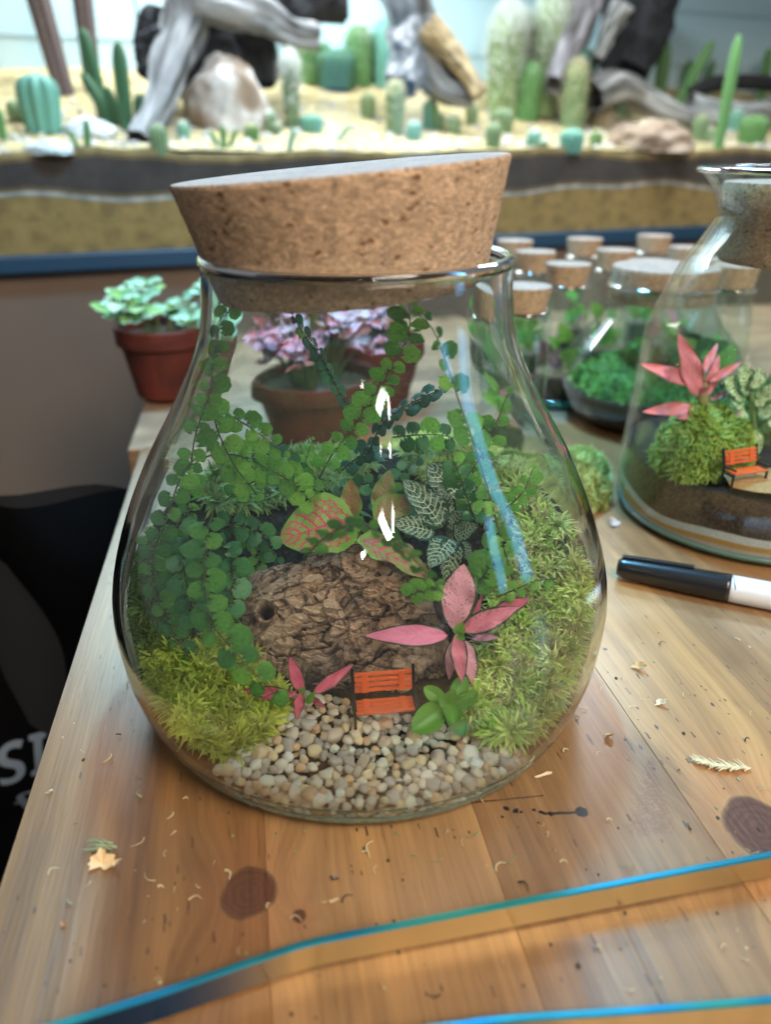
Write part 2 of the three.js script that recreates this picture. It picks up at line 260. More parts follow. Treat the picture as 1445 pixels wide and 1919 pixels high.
// ------------------------------------------------------------------ what lies in the jar: the ground first
const HZ = [[0.097, 0.0125], [0.085, 0.0132], [0.06, 0.016], [0.045, 0.0195], [0.03, 0.027], [0, 0.046], [-0.03, 0.060], [-0.06, 0.068], [-0.1, 0.071]];
function ground(x, z) {
  let i = 0; while (i < HZ.length - 2 && z < HZ[i + 1][0]) i++;
  const t = clamp((z - HZ[i][0]) / (HZ[i + 1][0] - HZ[i][0]), 0, 1); let h = lerp(HZ[i][1], HZ[i + 1][1], t);
  const side = sstep(0.035, 0.075, Math.abs(x + 0.004)) * sstep(0.085, 0.03, z); h += 0.009 * side;
  return h + 0.002 * (noise(x * 90 + 9, z * 90 + 9, 4) - 0.5);
}
function march(u, v, lift = 0) {     // the point of the ground in the jar (or of its inner wall below the ground) that a pixel shows
  const d = ray(u, v); let inside = false;
  for (let s = 0.1; s < 0.6; s += 0.0008) {
    const p = EYE.clone().addScaledVector(d, s), r = Math.hypot(p.x, p.z);
    const inn = r < RIN(p.y) - 0.0008 && p.y < 0.176;
    if (inn) { inside = true; if (p.y < ground(p.x, p.z) + lift) return p; } else if (inside) return null;
  }
  return null;
}
const soilTex = dataTex(512, 512, (x, y) => { const [f1, , id] = worley(x * 60, y * 60), v = 0.20 + 0.14 * (id - 0.5) + 0.12 * (fbm(x * 30, y * 30, 2, 3) - 0.5) - 0.1 * f1; return [v * 1.15, v * 0.95, v * 0.78]; });
const wallSand = dataTex(1024, 256, (x, y) => { const g = noise(x * 500, y * 120, 2), w = fbm(x * 14, y * 3, 5, 3), v = 0.60 + 0.16 * (g - 0.5) + 0.2 * (w - 0.5); const k = sstep(0.35, 0.62, y + 0.25 * (fbm(x * 22, 3, 3, 3) - 0.5)); return [lerp(v * 1.05, 0.34 + 0.1 * g, k), lerp(v * 0.90, 0.28 + 0.08 * g, k), lerp(v * 0.72, 0.20, k)]; });
{
  const t = thing('soil_bed', 'sloping bed of brown soil over pale sand inside the large jar', 'soil');
  const rAt = (q, lim) => { let r = 0.08; for (let i = 0; i < 12; i++) r = RIN(ground(Math.sin(q) * r, Math.cos(q) * r)) - 0.0009; return r; };
  const edge = Array.from({ length: 129 }, (_, i) => rAt(i / 128 * 2 * Math.PI));
  obj('soil', grid(128, 40, (a, b) => { const q = a * 2 * Math.PI, r = edge[Math.round(a * 128)] * Math.max(b, 0.001), x = Math.sin(q) * r, z = Math.cos(q) * r; return V(x, ground(x, z), z); }, null, (a, b, p) => [p.x * 12, p.z * 12]), std([1, 1, 1], 0.95, { map: soilTex }), t);
  obj('sand_layer', grid(128, 24, (a, b) => { const q = a * 2 * Math.PI, r1 = edge[Math.round(a * 128)], y1 = ground(Math.sin(q) * r1, Math.cos(q) * r1), y = lerp(0.0075, y1, b), r = RIN(y) - 0.0009; return V(Math.sin(q) * r, y, Math.cos(q) * r); }, null, (a, b, p) => [a * 3, p.y / 0.07]), std([1, 1, 1], 0.95, { map: wallSand }), t);
}
// a polygon of pixels
function inPoly(p, u, v) { let c = false; for (let i = 0, j = p.length - 1; i < p.length; j = i++) if ((p[i][1] > v) !== (p[j][1] > v) && u < (p[j][0] - p[i][0]) * (v - p[i][1]) / (p[j][1] - p[i][1]) + p[i][0]) c = !c; return c; }
function scatter(poly, n, minD, seed, lift = 0) {
  const rg = rng(seed), us = poly.map(p => p[0]), vs = poly.map(p => p[1]), a = Math.min(...us), b = Math.max(...us), c = Math.min(...vs), d = Math.max(...vs), out = [];
  for (let k = 0; k < n * 25 && out.length < n; k++) { const u = lerp(a, b, rg()), v = lerp(c, d, rg()); if (!inPoly(poly, u, v)) continue; const p = march(u, v, lift); if (!p) continue; if (minD && out.some(q => q.distanceToSquared(p) < minD * minD)) continue; out.push(p); }
  return out;
}
// ------------------------------------------------------------------ pebbles
{
  const t = thing('pebble_bed', 'bed of pale cream and grey pebbles at the front inside the large jar', 'pebbles');
  const rg = rng(31), shapes = [];
  for (let s = 0; s < 10; s++) {
    const g = mergeVertices(new THREE.IcosahedronGeometry(1, 3).deleteAttribute('uv').deleteAttribute('normal')), p = g.attributes.position, st = s * 9.1, ax = 0.8 + rg() * 0.5, ay = 0.62 + rg() * 0.3;
    for (let i = 0; i < p.count; i++) { const x = p.getX(i), y = p.getY(i), z = p.getZ(i), k = 0.74 + 0.52 * noise(x * 1.15 + st, y * 1.15 + 7, z * 1.15 + 3) + 0.06 * noise(x * 4 + st, y * 4, z * 4); p.setXYZ(i, x * k * ax, y * k * ay, z * k); }
    g.computeVertexNormals(); shapes.push(g);
  }
  const cols = [[0.793, 0.698, 0.603], [0.850, 0.824, 0.729], [0.634, 0.524, 0.445], [0.729, 0.571, 0.397], [0.850, 0.683, 0.445], [0.571, 0.507, 0.476], [0.850, 0.850, 0.850], [0.666, 0.445, 0.302], [0.793, 0.524, 0.302], [0.491, 0.428, 0.397], [0.850, 0.762, 0.683], [0.729, 0.603, 0.507], [0.850, 0.571, 0.348], [0.065, 0.065, 0.072]];
  const mats = cols.map((c, i) => std([c[0], c[1] * 0.965, c[2] * 0.88], 0.46 + 0.03 * (i % 4)));
  const pick = () => { const q = rg(); return q < 0.008 ? 13 : q < 0.022 ? 12 : Math.floor(rg() * 12); };
  const poly = [[405, 1440], [440, 1400], [492, 1372], [520, 1330], [560, 1305], [640, 1315], [700, 1340], [770, 1350], [830, 1368], [880, 1372], [930, 1385], [985, 1420], [1000, 1450], [900, 1520], [780, 1545], [650, 1545], [520, 1520], [430, 1470]];
  const spots = scatter(poly, 640, 0.0031, 77, 0.0008);
  const far = [];
  spots.forEach((p, i) => {
    const sz = (0.0014 + 0.0013 * rg() * rg() + (rg() < 0.12 ? 0.0008 : 0)), m = new THREE.Matrix4().compose(p.clone().add(V(0, 0.0003 + 0.0012 * rg(), 0)), new THREE.Quaternion().setFromEuler(new THREE.Euler(rg() * 0.7 - 0.35, rg() * 6.3, rg() * 0.7 - 0.35)), V(sz, sz, sz));
    const r = Math.hypot(m.elements[12], m.elements[14]), lim = RIN(m.elements[13]) - sz - 0.0002; if (r > lim) { m.elements[12] *= lim / r; m.elements[14] *= lim / r; }
    if (i < 300) { const o = obj('pebble', shapes[Math.floor(rg() * 10)], mats[pick()], t); o.applyMatrix4(m); } else far.push(m);
  });
  const under = scatter(poly, 420, 0.0026, 78, -0.0012);
  const inst = new THREE.InstancedMesh(shapes[2], std([1, 1, 1], 0.4), far.length + under.length); inst.name = 'pebbles_between'; tag(inst, null, null, null, 'stuff');
  far.concat(under.map(p => { const sz = 0.0018 + 0.0008 * rg(), q = p.clone(); const r = Math.hypot(q.x, q.z), lim = RIN(q.y) - sz - 0.0002; if (r > lim) { q.x *= lim / r; q.z *= lim / r; } return new THREE.Matrix4().compose(q, new THREE.Quaternion().setFromEuler(new THREE.Euler(rg() * 6, rg() * 6, rg() * 6)), V(sz, sz, sz)); })).forEach((m, i) => { inst.setMatrixAt(i, m); inst.setColorAt(i, lin(...cols[Math.floor(rg() * 12)].map((c, j) => c * [0.9, 0.86, 0.78][j]))); });
  t.add(inst);
}
// ------------------------------------------------------------------ moss: cushions of star shaped shoots
function tuftGeo(seed, blades = 16, spread = 0.9, w = 0.075) {
  const rg = rng(seed), pos = [], col = [], idx = [];
  for (let k = 0; k < blades; k++) {
    const q = k * 2.39996 + rg() * 0.5, fr = Math.sqrt((k + 0.5) / blades), lean = spread * (0.2 + 0.8 * fr) * (0.85 + 0.3 * rg()), len = (0.62 + 0.38 * fr) * (0.85 + 0.3 * rg()), y0 = 0.35 * (1 - fr) * rg(), c = pos.length / 3;
    for (let s = 0; s <= 3; s++) { const f = s / 3, an = lean * (0.55 + 0.75 * f), r = Math.sin(an) * len * f, y = y0 + Math.cos(an) * len * f, ww = w * (1 - f ** 2.2) * (f < 0.1 ? 0.7 : 1) + 0.004, dx = Math.cos(q), dz = Math.sin(q);
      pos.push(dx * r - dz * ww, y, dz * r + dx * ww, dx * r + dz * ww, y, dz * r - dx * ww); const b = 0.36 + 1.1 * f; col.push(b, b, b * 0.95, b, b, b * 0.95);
      if (s) { const i = c + (s - 1) * 2; idx.push(i, i + 1, i + 2, i + 1, i + 3, i + 2); } }
  }
  const g = new THREE.BufferGeometry(); g.setAttribute('position', new THREE.Float32BufferAttribute(pos, 3)); g.setAttribute('color', new THREE.Float32BufferAttribute(col, 3)); g.setIndex(idx); g.computeVertexNormals(); return g;
}
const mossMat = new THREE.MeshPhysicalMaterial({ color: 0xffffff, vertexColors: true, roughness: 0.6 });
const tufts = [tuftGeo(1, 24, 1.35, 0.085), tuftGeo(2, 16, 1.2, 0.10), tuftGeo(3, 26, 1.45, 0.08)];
function moss(name, label, spots, size, palette, seed, geo = 0, lean = 0.5, bulge = 0, group) {
  const rg = rng(seed), inst = new THREE.InstancedMesh(tufts[geo], mossMat, spots.length); inst.name = numbered(name);
  spots.forEach((p, i) => {
    const s = size * (0.65 + 0.7 * rg()), n = V((rg() - 0.5) * 2 * lean, 1, (rg() - 0.5) * 2 * lean + 0.55).normalize(), q = new THREE.Quaternion().setFromUnitVectors(UPV, n).multiply(new THREE.Quaternion().setFromAxisAngle(UPV, rg() * 6.28));
    const b = bulge ? bulge * fbm(p.x * 70 + seed, p.z * 70, 2, 2) : 0, o = p.clone().add(V(0, b - 0.001, 0));
    const r = Math.hypot(o.x, o.z); if (r < 0.12 && o.y < 0.17) { const lim = RIN(o.y + s * 0.5) - s * 0.98; if (r > lim) { o.x *= lim / r; o.z *= lim / r; } }
    inst.setMatrixAt(i, new THREE.Matrix4().compose(o, q, V(s, s, s)));
    const c = palette[Math.floor(rg() * palette.length)], w = (0.55 + 0.5 * rg()) * (0.7 + 0.7 * fbm(p.x * 60, p.z * 60, 8, 2)); inst.setColorAt(i, lin(c[0] * w, c[1] * w, c[2] * w));
  });
  scene.add(inst); return tag(inst, label, 'moss', group, 'stuff');
}
const PL = [[0.56, 0.62, 0.08], [0.68, 0.72, 0.12], [0.42, 0.52, 0.06], [0.74, 0.74, 0.18]], PR = [[0.48, 0.66, 0.13], [0.60, 0.74, 0.19], [0.34, 0.52, 0.09], [0.72, 0.80, 0.32], [0.42, 0.36, 0.16]], PD = [[0.16, 0.24, 0.05], [0.22, 0.29, 0.06], [0.12, 0.15, 0.04], [0.24, 0.22, 0.07]], PB = [[0.36, 0.50, 0.14], [0.46, 0.56, 0.2]];
const leftPoly = [[255, 1300], [270, 1230], [340, 1200], [430, 1215], [480, 1250], [520, 1300], [540, 1330], [500, 1370], [480, 1400], [430, 1425], [350, 1380], [290, 1330]];
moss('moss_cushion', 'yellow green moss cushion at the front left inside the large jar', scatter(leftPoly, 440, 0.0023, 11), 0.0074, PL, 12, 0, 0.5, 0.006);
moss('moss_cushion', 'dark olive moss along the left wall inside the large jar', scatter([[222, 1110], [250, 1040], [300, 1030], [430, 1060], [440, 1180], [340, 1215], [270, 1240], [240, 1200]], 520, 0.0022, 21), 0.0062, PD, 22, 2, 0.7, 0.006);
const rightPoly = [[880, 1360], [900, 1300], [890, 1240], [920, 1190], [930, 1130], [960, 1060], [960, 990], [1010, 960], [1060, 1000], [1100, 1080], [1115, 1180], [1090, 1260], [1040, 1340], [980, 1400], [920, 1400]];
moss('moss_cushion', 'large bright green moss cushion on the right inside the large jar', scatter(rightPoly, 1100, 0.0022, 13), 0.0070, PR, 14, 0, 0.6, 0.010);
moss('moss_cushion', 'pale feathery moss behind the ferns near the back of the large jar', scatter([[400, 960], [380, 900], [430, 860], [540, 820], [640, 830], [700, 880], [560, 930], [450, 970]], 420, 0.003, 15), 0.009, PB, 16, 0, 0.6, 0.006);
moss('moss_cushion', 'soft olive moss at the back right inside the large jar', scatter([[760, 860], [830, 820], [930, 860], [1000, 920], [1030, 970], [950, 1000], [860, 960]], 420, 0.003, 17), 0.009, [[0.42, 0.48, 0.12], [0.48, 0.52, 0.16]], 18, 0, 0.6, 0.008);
// ------------------------------------------------------------------ piece of cork bark lying on the slope
{
  const out = [[438, 1128], [470, 1078], [560, 1058], [640, 1026], [700, 1014], [765, 1028], [802, 1070], [812, 1120], [836, 1180], [846, 1262], [790, 1300], [700, 1302], [640, 1300], [560, 1278], [500, 1258], [462, 1205]];
  const n = V(0, 0.72, 0.69).normalize(), base = V(0, 0.030, 0.022), e2 = V(0, -0.69, 0.72).normalize().negate();   // e2 points up the slope
  const onPlane = (u, v) => { const d = ray(u, v), s = base.clone().sub(EYE).dot(n) / d.dot(n), p = EYE.clone().addScaledVector(d, s).sub(base); return [p.x, p.dot(e2)]; };
  const pl = out.map(p => onPlane(...p)), cx = pl.reduce((s, p) => s + p[0], 0) / pl.length, cy = pl.reduce((s, p) => s + p[1], 0) / pl.length;
  const edgeAt = q => { // distance from the centre to the outline in direction q
    const dx = Math.cos(q), dy = Math.sin(q); let best = 0.01;
    for (let i = 0; i < pl.length; i++) { const [ax, ay] = pl[i], [bx, by] = pl[(i + 1) % pl.length], ex = bx - ax, ey = by - ay, den = dx * ey - dy * ex; if (Math.abs(den) < 1e-9) continue; const t = ((ax - cx) * ey - (ay - cy) * ex) / den, s = ((ax - cx) * dy - (ay - cy) * dx) / den; if (t > 0 && s >= 0 && s <= 1) best = Math.max(best, t); }
    return best * (1 + 0.05 * (noise(dx * 6 + 9, dy * 6 + 9, 3) - 0.5) + 0.03 * (noise(dx * 20 + 9, dy * 20 + 9, 5) - 0.5)); };
  const hole = onPlane(505, 1157), A = 520, B = 210, edges = Array.from({ length: A + 1 }, (_, i) => edgeAt(i / A * 2 * Math.PI));
  const chips = [[700, 1128, 0.006, 0.0032, 0.2], [520, 1200, 0.0085, 0.0028, 0.25], [628, 1160, 0.006, 0.004, -0.5], [560, 1180, 0.005, 0.003, 0.3], [640, 1190, 0.005, 0.003, 0.5], [590, 1110, 0.006, 0.004, 0.4], [770, 1255, 0.009, 0.004, 0.15], [690, 1070, 0.006, 0.004, -0.3], [545, 1215, 0.006, 0.0022, 0.1]].map(([u, v, a, b, r]) => [...onPlane(u, v), a, b, r]);
  const info = (x, y) => {   // [height, tone, fissure]
    const wx = x + 0.010 * (fbm(x * 90, y * 90, 1, 3) - 0.5), wy = y + 0.010 * (fbm(x * 90 + 7, y * 90, 7, 3) - 0.5), rot = wx * 0.94 + wy * 0.34, rt2 = -wx * 0.34 + wy * 0.94;
    const [f1, f2, id] = worley(rot * 48, rt2 * 84 + 5), [g1, g2, id2] = worley(rot * 150 + 3, rt2 * 240 + 3);
    const ridge = k => 1 - Math.abs(2 * fbm(rot * 60 * k + k * 7, rt2 * 120 * k, 33 + k, 4) - 1), r1 = ridge(1), r2 = ridge(2.7);
    let h = 0.0036 * (id - 0.35) * sstep(0, 0.08, f2 - f1) + 0.0014 * (r1 - 0.7) * 2 + 0.0018 * (id2 - 0.5) * sstep(0, 0.1, g2 - g1) + 0.0008 * (r2 - 0.7) * 2 + 0.0030 * (fbm(x * 130, y * 170, 4, 5) - 0.5) + 0.0014 * (fbm(x * 600, y * 800, 9, 3) - 0.5);
    let tone = 0.47 + 0.5 * (fbm(x * 55 + 4, y * 70, 71, 3) - 0.5) + 0.34 * (id - 0.5) + 0.22 * (id2 - 0.5) + 0.55 * (fbm(x * 200, y * 300, 14, 5) - 0.5) + 0.25 * (fbm(x * 900, y * 1100, 18, 3) - 0.5) - 0.4 * sstep(0.93, 1.0, r2) - 0.22 * (1 - sstep(0, 0.07, f2 - f1));
    const cr = Math.abs(fbm(x * 42 + 40, y * 80, 33, 5) - 0.5); let fis = (1 - sstep(0.0, 0.022, cr)) * sstep(0.35, 0.55, noise(x * 70, y * 70, 60)); fis = Math.max(fis, 0.55 * sstep(0.95, 0.995, r1)); h -= 0.0030 * fis;
    let chip = 0;
    for (const [a, b, la, lb, rt] of chips) { const dx = x - a, dy = y - b, p = (dx * Math.cos(rt) + dy * Math.sin(rt)) / la, q = (-dx * Math.sin(rt) + dy * Math.cos(rt)) / lb, d = Math.hypot(p, q) + 0.55 * (fbm(x * 300, y * 300, 3, 3) - 0.5); chip = Math.max(chip, 1 - sstep(0.72, 0.86, d)); }
    h += chip * 0.0022; tone = lerp(tone, 0.72 + 0.35 * (fbm(x * 500, y * 160, 3, 3) - 0.5), chip * 0.85); fis *= 1 - chip;
    const hd = Math.hypot(x - hole[0], (y - hole[1]) * 1.15) / 0.0036 + 0.35 * (fbm(x * 420, y * 420, 2, 3) - 0.5);
    h = h * 1.35; h -= 0.008 * (1 - sstep(0.55, 1.05, hd)); h += 0.0028 * Math.exp(-(((hd - 1.35) / 0.35) ** 2));
    if (hd < 1) fis = Math.max(fis, 0.9 * (1 - sstep(0.7, 1, hd))); else tone += 0.1 * Math.exp(-(((hd - 1.35) / 0.4) ** 2));
    return [h, tone, fis];
  };
  const at = (a, b) => { const q = a * 2 * Math.PI, r = edges[Math.round(a * A)] * Math.min(1, b * 1.0); return [cx + Math.cos(q) * r, cy + Math.sin(q) * r]; };
  const top = grid(A, B, (a, b) => {
    const bb = Math.min(1, b / 0.93), [x, y] = at(a, Math.max(bb, 0.002)), [h] = info(x, y);
    let z = h + 0.011 * (1 - bb ** 3) + 0.003; if (b > 0.93) z -= (b - 0.93) / 0.07 * 0.016;
    return base.clone().addScaledVector(V(1, 0, 0), x).addScaledVector(e2, y).addScaledVector(n, z);
  }, (a, b) => {
    const [x, y] = at(a, Math.max(Math.min(1, b / 0.93), 0.002)), [, t0, f] = info(x, y), t = clamp(t0, 0.05, 1.05), dark = [0.115, 0.078, 0.057], mid = [0.54, 0.36, 0.245], hi = [0.84, 0.62, 0.43];
    let c = t < 0.5 ? dark.map((q, i) => lerp(q, mid[i], t / 0.5)) : mid.map((q, i) => lerp(q, hi[i], (t - 0.5) / 0.5));
    const hue = fbm(x * 90, y * 90, 50, 3); c = [c[0] * (0.92 + 0.16 * hue), c[1] * (1.02 - 0.06 * hue), c[2] * (1.1 - 0.25 * hue)];
    return c.map((q, i) => lerp(q, [0.024, 0.017, 0.013][i], f * 0.85));
  }, (a, b, p) => [p.x * 30, p.y * 30]);
  const fibre = dataTex(512, 512, (x, y) => { const v = 0.5 + 0.5 * (fbm(x * 80, y * 80, 3, 3) - 0.5) + 0.3 * (noise(x * 240, y * 240, 5) - 0.5); return [v, v, v]; }, false);
  const o = obj('cork_bark', mergeVertices(top), new THREE.MeshPhysicalMaterial({ vertexColors: true, roughness: 0.88, bumpMap: fibre, bumpScale: 0.0007 }));
  o.geometry.computeVertexNormals();
  tag(o, 'rugged brown piece of cork bark with a dark knot hole inside the large jar', 'bark');
}
// ------------------------------------------------------------------ toy bench
function bench(label, origin, turn, s = 1, tiltx = 0) {
  const t = thing('toy_bench', label, 'bench', origin); t.rotation.set(tiltx, turn, 0, 'YXZ'); t.scale.setScalar(s);
  const black = std([0.012, 0.012, 0.014], 0.35), orange = std([0.82, 0.135, 0.025], 0.42), Wd = 0.0226;
  const bar = (x, y, z, w, h, d, rx = 0) => new RoundedBoxGeometry(w, h, d, 2, Math.min(w, h, d) * 0.25).rotateX(rx).translate(x, y, z);
  for (const sx of [-1, 1]) obj('frame', [bar(sx * Wd / 2, 0.0035, 0.0042, 0.0011, 0.0085, 0.0012), bar(sx * Wd / 2, 0.0035, -0.004, 0.0011, 0.0085, 0.0012), bar(sx * Wd / 2, 0.0066, 0, 0.0012, 0.0012, 0.0092), bar(sx * Wd / 2, 0.0130, -0.0054, 0.0012, 0.0135, 0.0012, -0.3), bar(sx * Wd / 2, 0.0102, 0.0005, 0.0012, 0.001, 0.0095)], black, t);
  for (let k = 0; k < 4; k++) obj('slat', bar(0, 0.0077, 0.0042 - k * 0.0020, Wd - 0.0012, 0.0009, 0.0016), orange, t);
  for (let k = 0; k < 4; k++) obj('slat', bar(0, 0.0112 + k * 0.0020, -0.0043 - k * 0.00062, Wd - 0.0012, 0.00150, 0.0009, -0.3), orange, t);
  for (const sx of [-1, 1]) { obj('crosspiece', bar(sx * Wd * 0.3, 0.0081, 0.0012, 0.0024, 0.0007, 0.0076), orange, t); obj('crosspiece', bar(sx * Wd * 0.3, 0.0142, -0.0048, 0.0024, 0.0078, 0.0008, -0.3), orange, t); }
  return t;
}
{ const p = march(721, 1357); bench('tiny orange slatted toy bench with black frame on the pebbles in the large jar', p.add(V(0, 0.0012, -0.001)), 0.13, 1, 0.05); }
// ------------------------------------------------------------------ leaves
// a leaf of length 1 along +y facing +z; outline(t) is its half width
function leafGeo(outline, { nx = 8, ny = 14, cup = 0.1, bend = 0.15, wave = 0, seed = 0, crease = 0.05 } = {}) {
  return grid(nx, ny, (a, b) => { const s = a * 2 - 1, w = outline(b) * (1 + 0), x = s * w; return V(x, b, crease * Math.abs(s) * w * 2 + cup * (s * s) * w - bend * b * b + wave * w * Math.sin(b * 15 + seed + s * 2) * Math.abs(s)); });
}
const oval = (w, p = 0.5, q = 0.55, pt = 1) => t => Math.max(0.003, w * Math.pow(Math.sin(Math.PI * Math.pow(clamp(t, 0, 1), p)), q) * (pt === 1 ? 1 : Math.pow(1 - t, pt) + 0.0));
function orient(o, from, y, n, len, width = 1) {      // +y along y, +z near n
  const Y = y.clone().normalize(), X = Y.clone().cross(n).normalize(), Z = X.clone().cross(Y).normalize();
  o.quaternion.setFromRotationMatrix(new THREE.Matrix4().makeBasis(X, Y, Z)); o.position.copy(from); o.scale.set(len * width, len, len); return o;
}
// button fern leaflets: round, with a faintly scalloped rim
function leafletGeo(seed) {
  const rg = rng(seed), n = 15, pos = [0, 0, 0], tex = [0.5, 0], idx = [];
  const asy = (rg() - 0.5) * 0.2, cupA = 0.04 + 0.12 * rg(), cupB = -0.22 * rg(), cupC = (rg() - 0.5) * 0.16, nib = Math.floor(rg() * 12) + 2;
  for (let ring = 1; ring <= 2; ring++) for (let i = 0; i <= n; i++) {
    const q = lerp(-Math.PI * 0.86, Math.PI * 0.86, i / n), sc = ring === 2 ? 1 + 0.06 * Math.cos(i * 2.7 + seed) - (i === nib ? 0.14 : 0) : 0.55, r = 0.5 * sc;
    const x = Math.sin(q) * r * (1.02 + asy * Math.sign(q)), y = 0.5 + Math.cos(q) * r * 0.98, z = ring === 2 ? cupA * Math.cos(q * 2) + cupB * Math.cos(q) + cupC * Math.sin(q) + 0.04 * rg() : 0.05;
    pos.push(x, y, z); tex.push(0.5 + x, y);
  }
  for (let i = 0; i < n; i++) { const a = 1 + i, b = 2 + n + i; idx.push(0, a + 1, a, a, a + 1, b, a + 1, b + 1, b); }
  const g = new THREE.BufferGeometry(); g.setAttribute('position', new THREE.Float32BufferAttribute(pos, 3)); g.setAttribute('uv', new THREE.Float32BufferAttribute(tex, 2)); g.setIndex(idx); g.computeVertexNormals(); return g;
}
const leafletGeos = [3, 8, 15, 27, 41, 56, 73, 90].map(leafletGeo);
const leafletTex = dataTex(128, 128, (x, y) => { const a = Math.atan2(x - 0.5, y + 0.02), d = Math.hypot(x - 0.5, y), vein = Math.pow(Math.abs(Math.sin(a * 9)), 12) * sstep(0.1, 0.4, d); const v = 0.84 + 0.22 * (fbm(x * 9, y * 9, 2, 3) - 0.3) - 0.05 * vein - 0.12 * (1 - sstep(0.0, 0.3, d)); return [v * 0.98, v, v * 0.92]; });
const gm = (c, more = {}) => new THREE.MeshPhysicalMaterial({ color: lin(...c), map: leafletTex, roughness: 0.5, clearcoat: 0.25, clearcoatRoughness: 0.35, transmission: 0.0, ...more });
const thinLeaf = (c, more = {}) => new THREE.MeshPhysicalMaterial({ color: lin(...c), roughness: 0.92, transmission: 0.38, thickness: 0, clearcoat: 0.3, clearcoatRoughness: 0.35, ...more });
const G = {
  young: [thinLeaf([0.442, 0.858, 0.156], { map: leafletTex }), thinLeaf([0.364, 0.780, 0.130], { map: leafletTex })],
  mid: [thinLeaf([0.312, 0.650, 0.111], { map: leafletTex }), thinLeaf([0.416, 0.780, 0.143], { map: leafletTex }), thinLeaf([0.221, 0.520, 0.104], { map: leafletTex })],
  deep: [thinLeaf([0.169, 0.494, 0.091], { map: leafletTex }), thinLeaf([0.221, 0.559, 0.104], { map: leafletTex }), thinLeaf([0.117, 0.390, 0.091], { map: leafletTex })],
  dark: [gm([0.072, 0.286, 0.111]), gm([0.091, 0.325, 0.117]), gm([0.058, 0.221, 0.104])],
  blue: [gm([0.05, 0.17, 0.11]), gm([0.065, 0.20, 0.13])],
};
const stemMat = std([0.10, 0.13, 0.045], 0.6), darkStem = std([0.06, 0.045, 0.03], 0.6);
const fernRng = rng(4242);
function fern(label, root) { return thing('button_fern', label, 'fern', root); }
function within(p, m) { const lim = RIN(p.y) - m, r = Math.hypot(p.x, p.z); if (r > lim) { p.x *= lim / r; p.z *= lim / r; } return p; }   // keeps a point inside the glass
function frond(parent, path, { size = 0.0066, gap = 0.0056, tone = 'mid', tip = 0.45, droop = 0, roll = 0, jitter = 0.5, stem = null, face = V(0, 0.3, 0.95), skip = 0, ang = 1.2, start = 0.08 } = {}) {
  const rg = fernRng, w = path.map(([u, v, z]) => within(onZ(u, v, z), 0.0022).sub(parent.position)), c = new THREE.CatmullRomCurve3(w), L = c.getLength(), n = Math.max(4, Math.round(L / (gap * 1.26)));
  const f = obj('frond', taper(w, 0.00042, 0.00018, 28, 5), stem || (tone === 'dark' || tone === 'blue' ? darkStem : stemMat), parent);
  for (let i = 0; i <= n; i++) {
    const t = lerp(start, 1, i / n), p = c.getPointAt(t), T = c.getTangentAt(t), N0 = face.clone().addScaledVector(T, -face.dot(T)).normalize().applyAxisAngle(T, roll);
    const S = T.clone().cross(N0).normalize(), k = size * (t > 0.75 ? lerp(1, tip, (t - 0.75) / 0.25) : 1) * (t < 0.15 ? lerp(0.8, 1, t / 0.15) : 1);
    for (const sd of i === n ? [0] : [-1, 1]) {
      if (rg() < skip + 0.03) continue;
      const tn = rg() < 0.07 && tone !== 'blue' ? 'young' : tone, m = G[tn][Math.floor(rg() * G[tn].length)], lf = obj('leaflet', leafletGeos[Math.floor(rg() * 8)], m, f);
      const a = ang + (rg() - 0.5) * 0.35, y = sd ? T.clone().multiplyScalar(Math.cos(a)).addScaledVector(S, sd * Math.sin(a)) : T.clone();
      y.addScaledVector(N0, -droop + (rg() - 0.5) * jitter); 
      const nn = N0.clone().addScaledVector(S, (rg() - 0.5) * jitter * 1.3).addScaledVector(T, (rg() - 0.5) * jitter);
      orient(lf, p.clone().addScaledVector(T, (sd > 0 ? 0.5 : 0) * gap * 0.8), y, nn, k * 1.02 * (0.70 + 0.48 * rg()), 0.88 + 0.24 * rg());
      const tp = lf.position.clone().addScaledVector(y.normalize(), lf.scale.y).add(parent.position), q = within(tp.clone(), 0.0012); lf.position.add(q.sub(tp));
    }
  }
  return f;
}
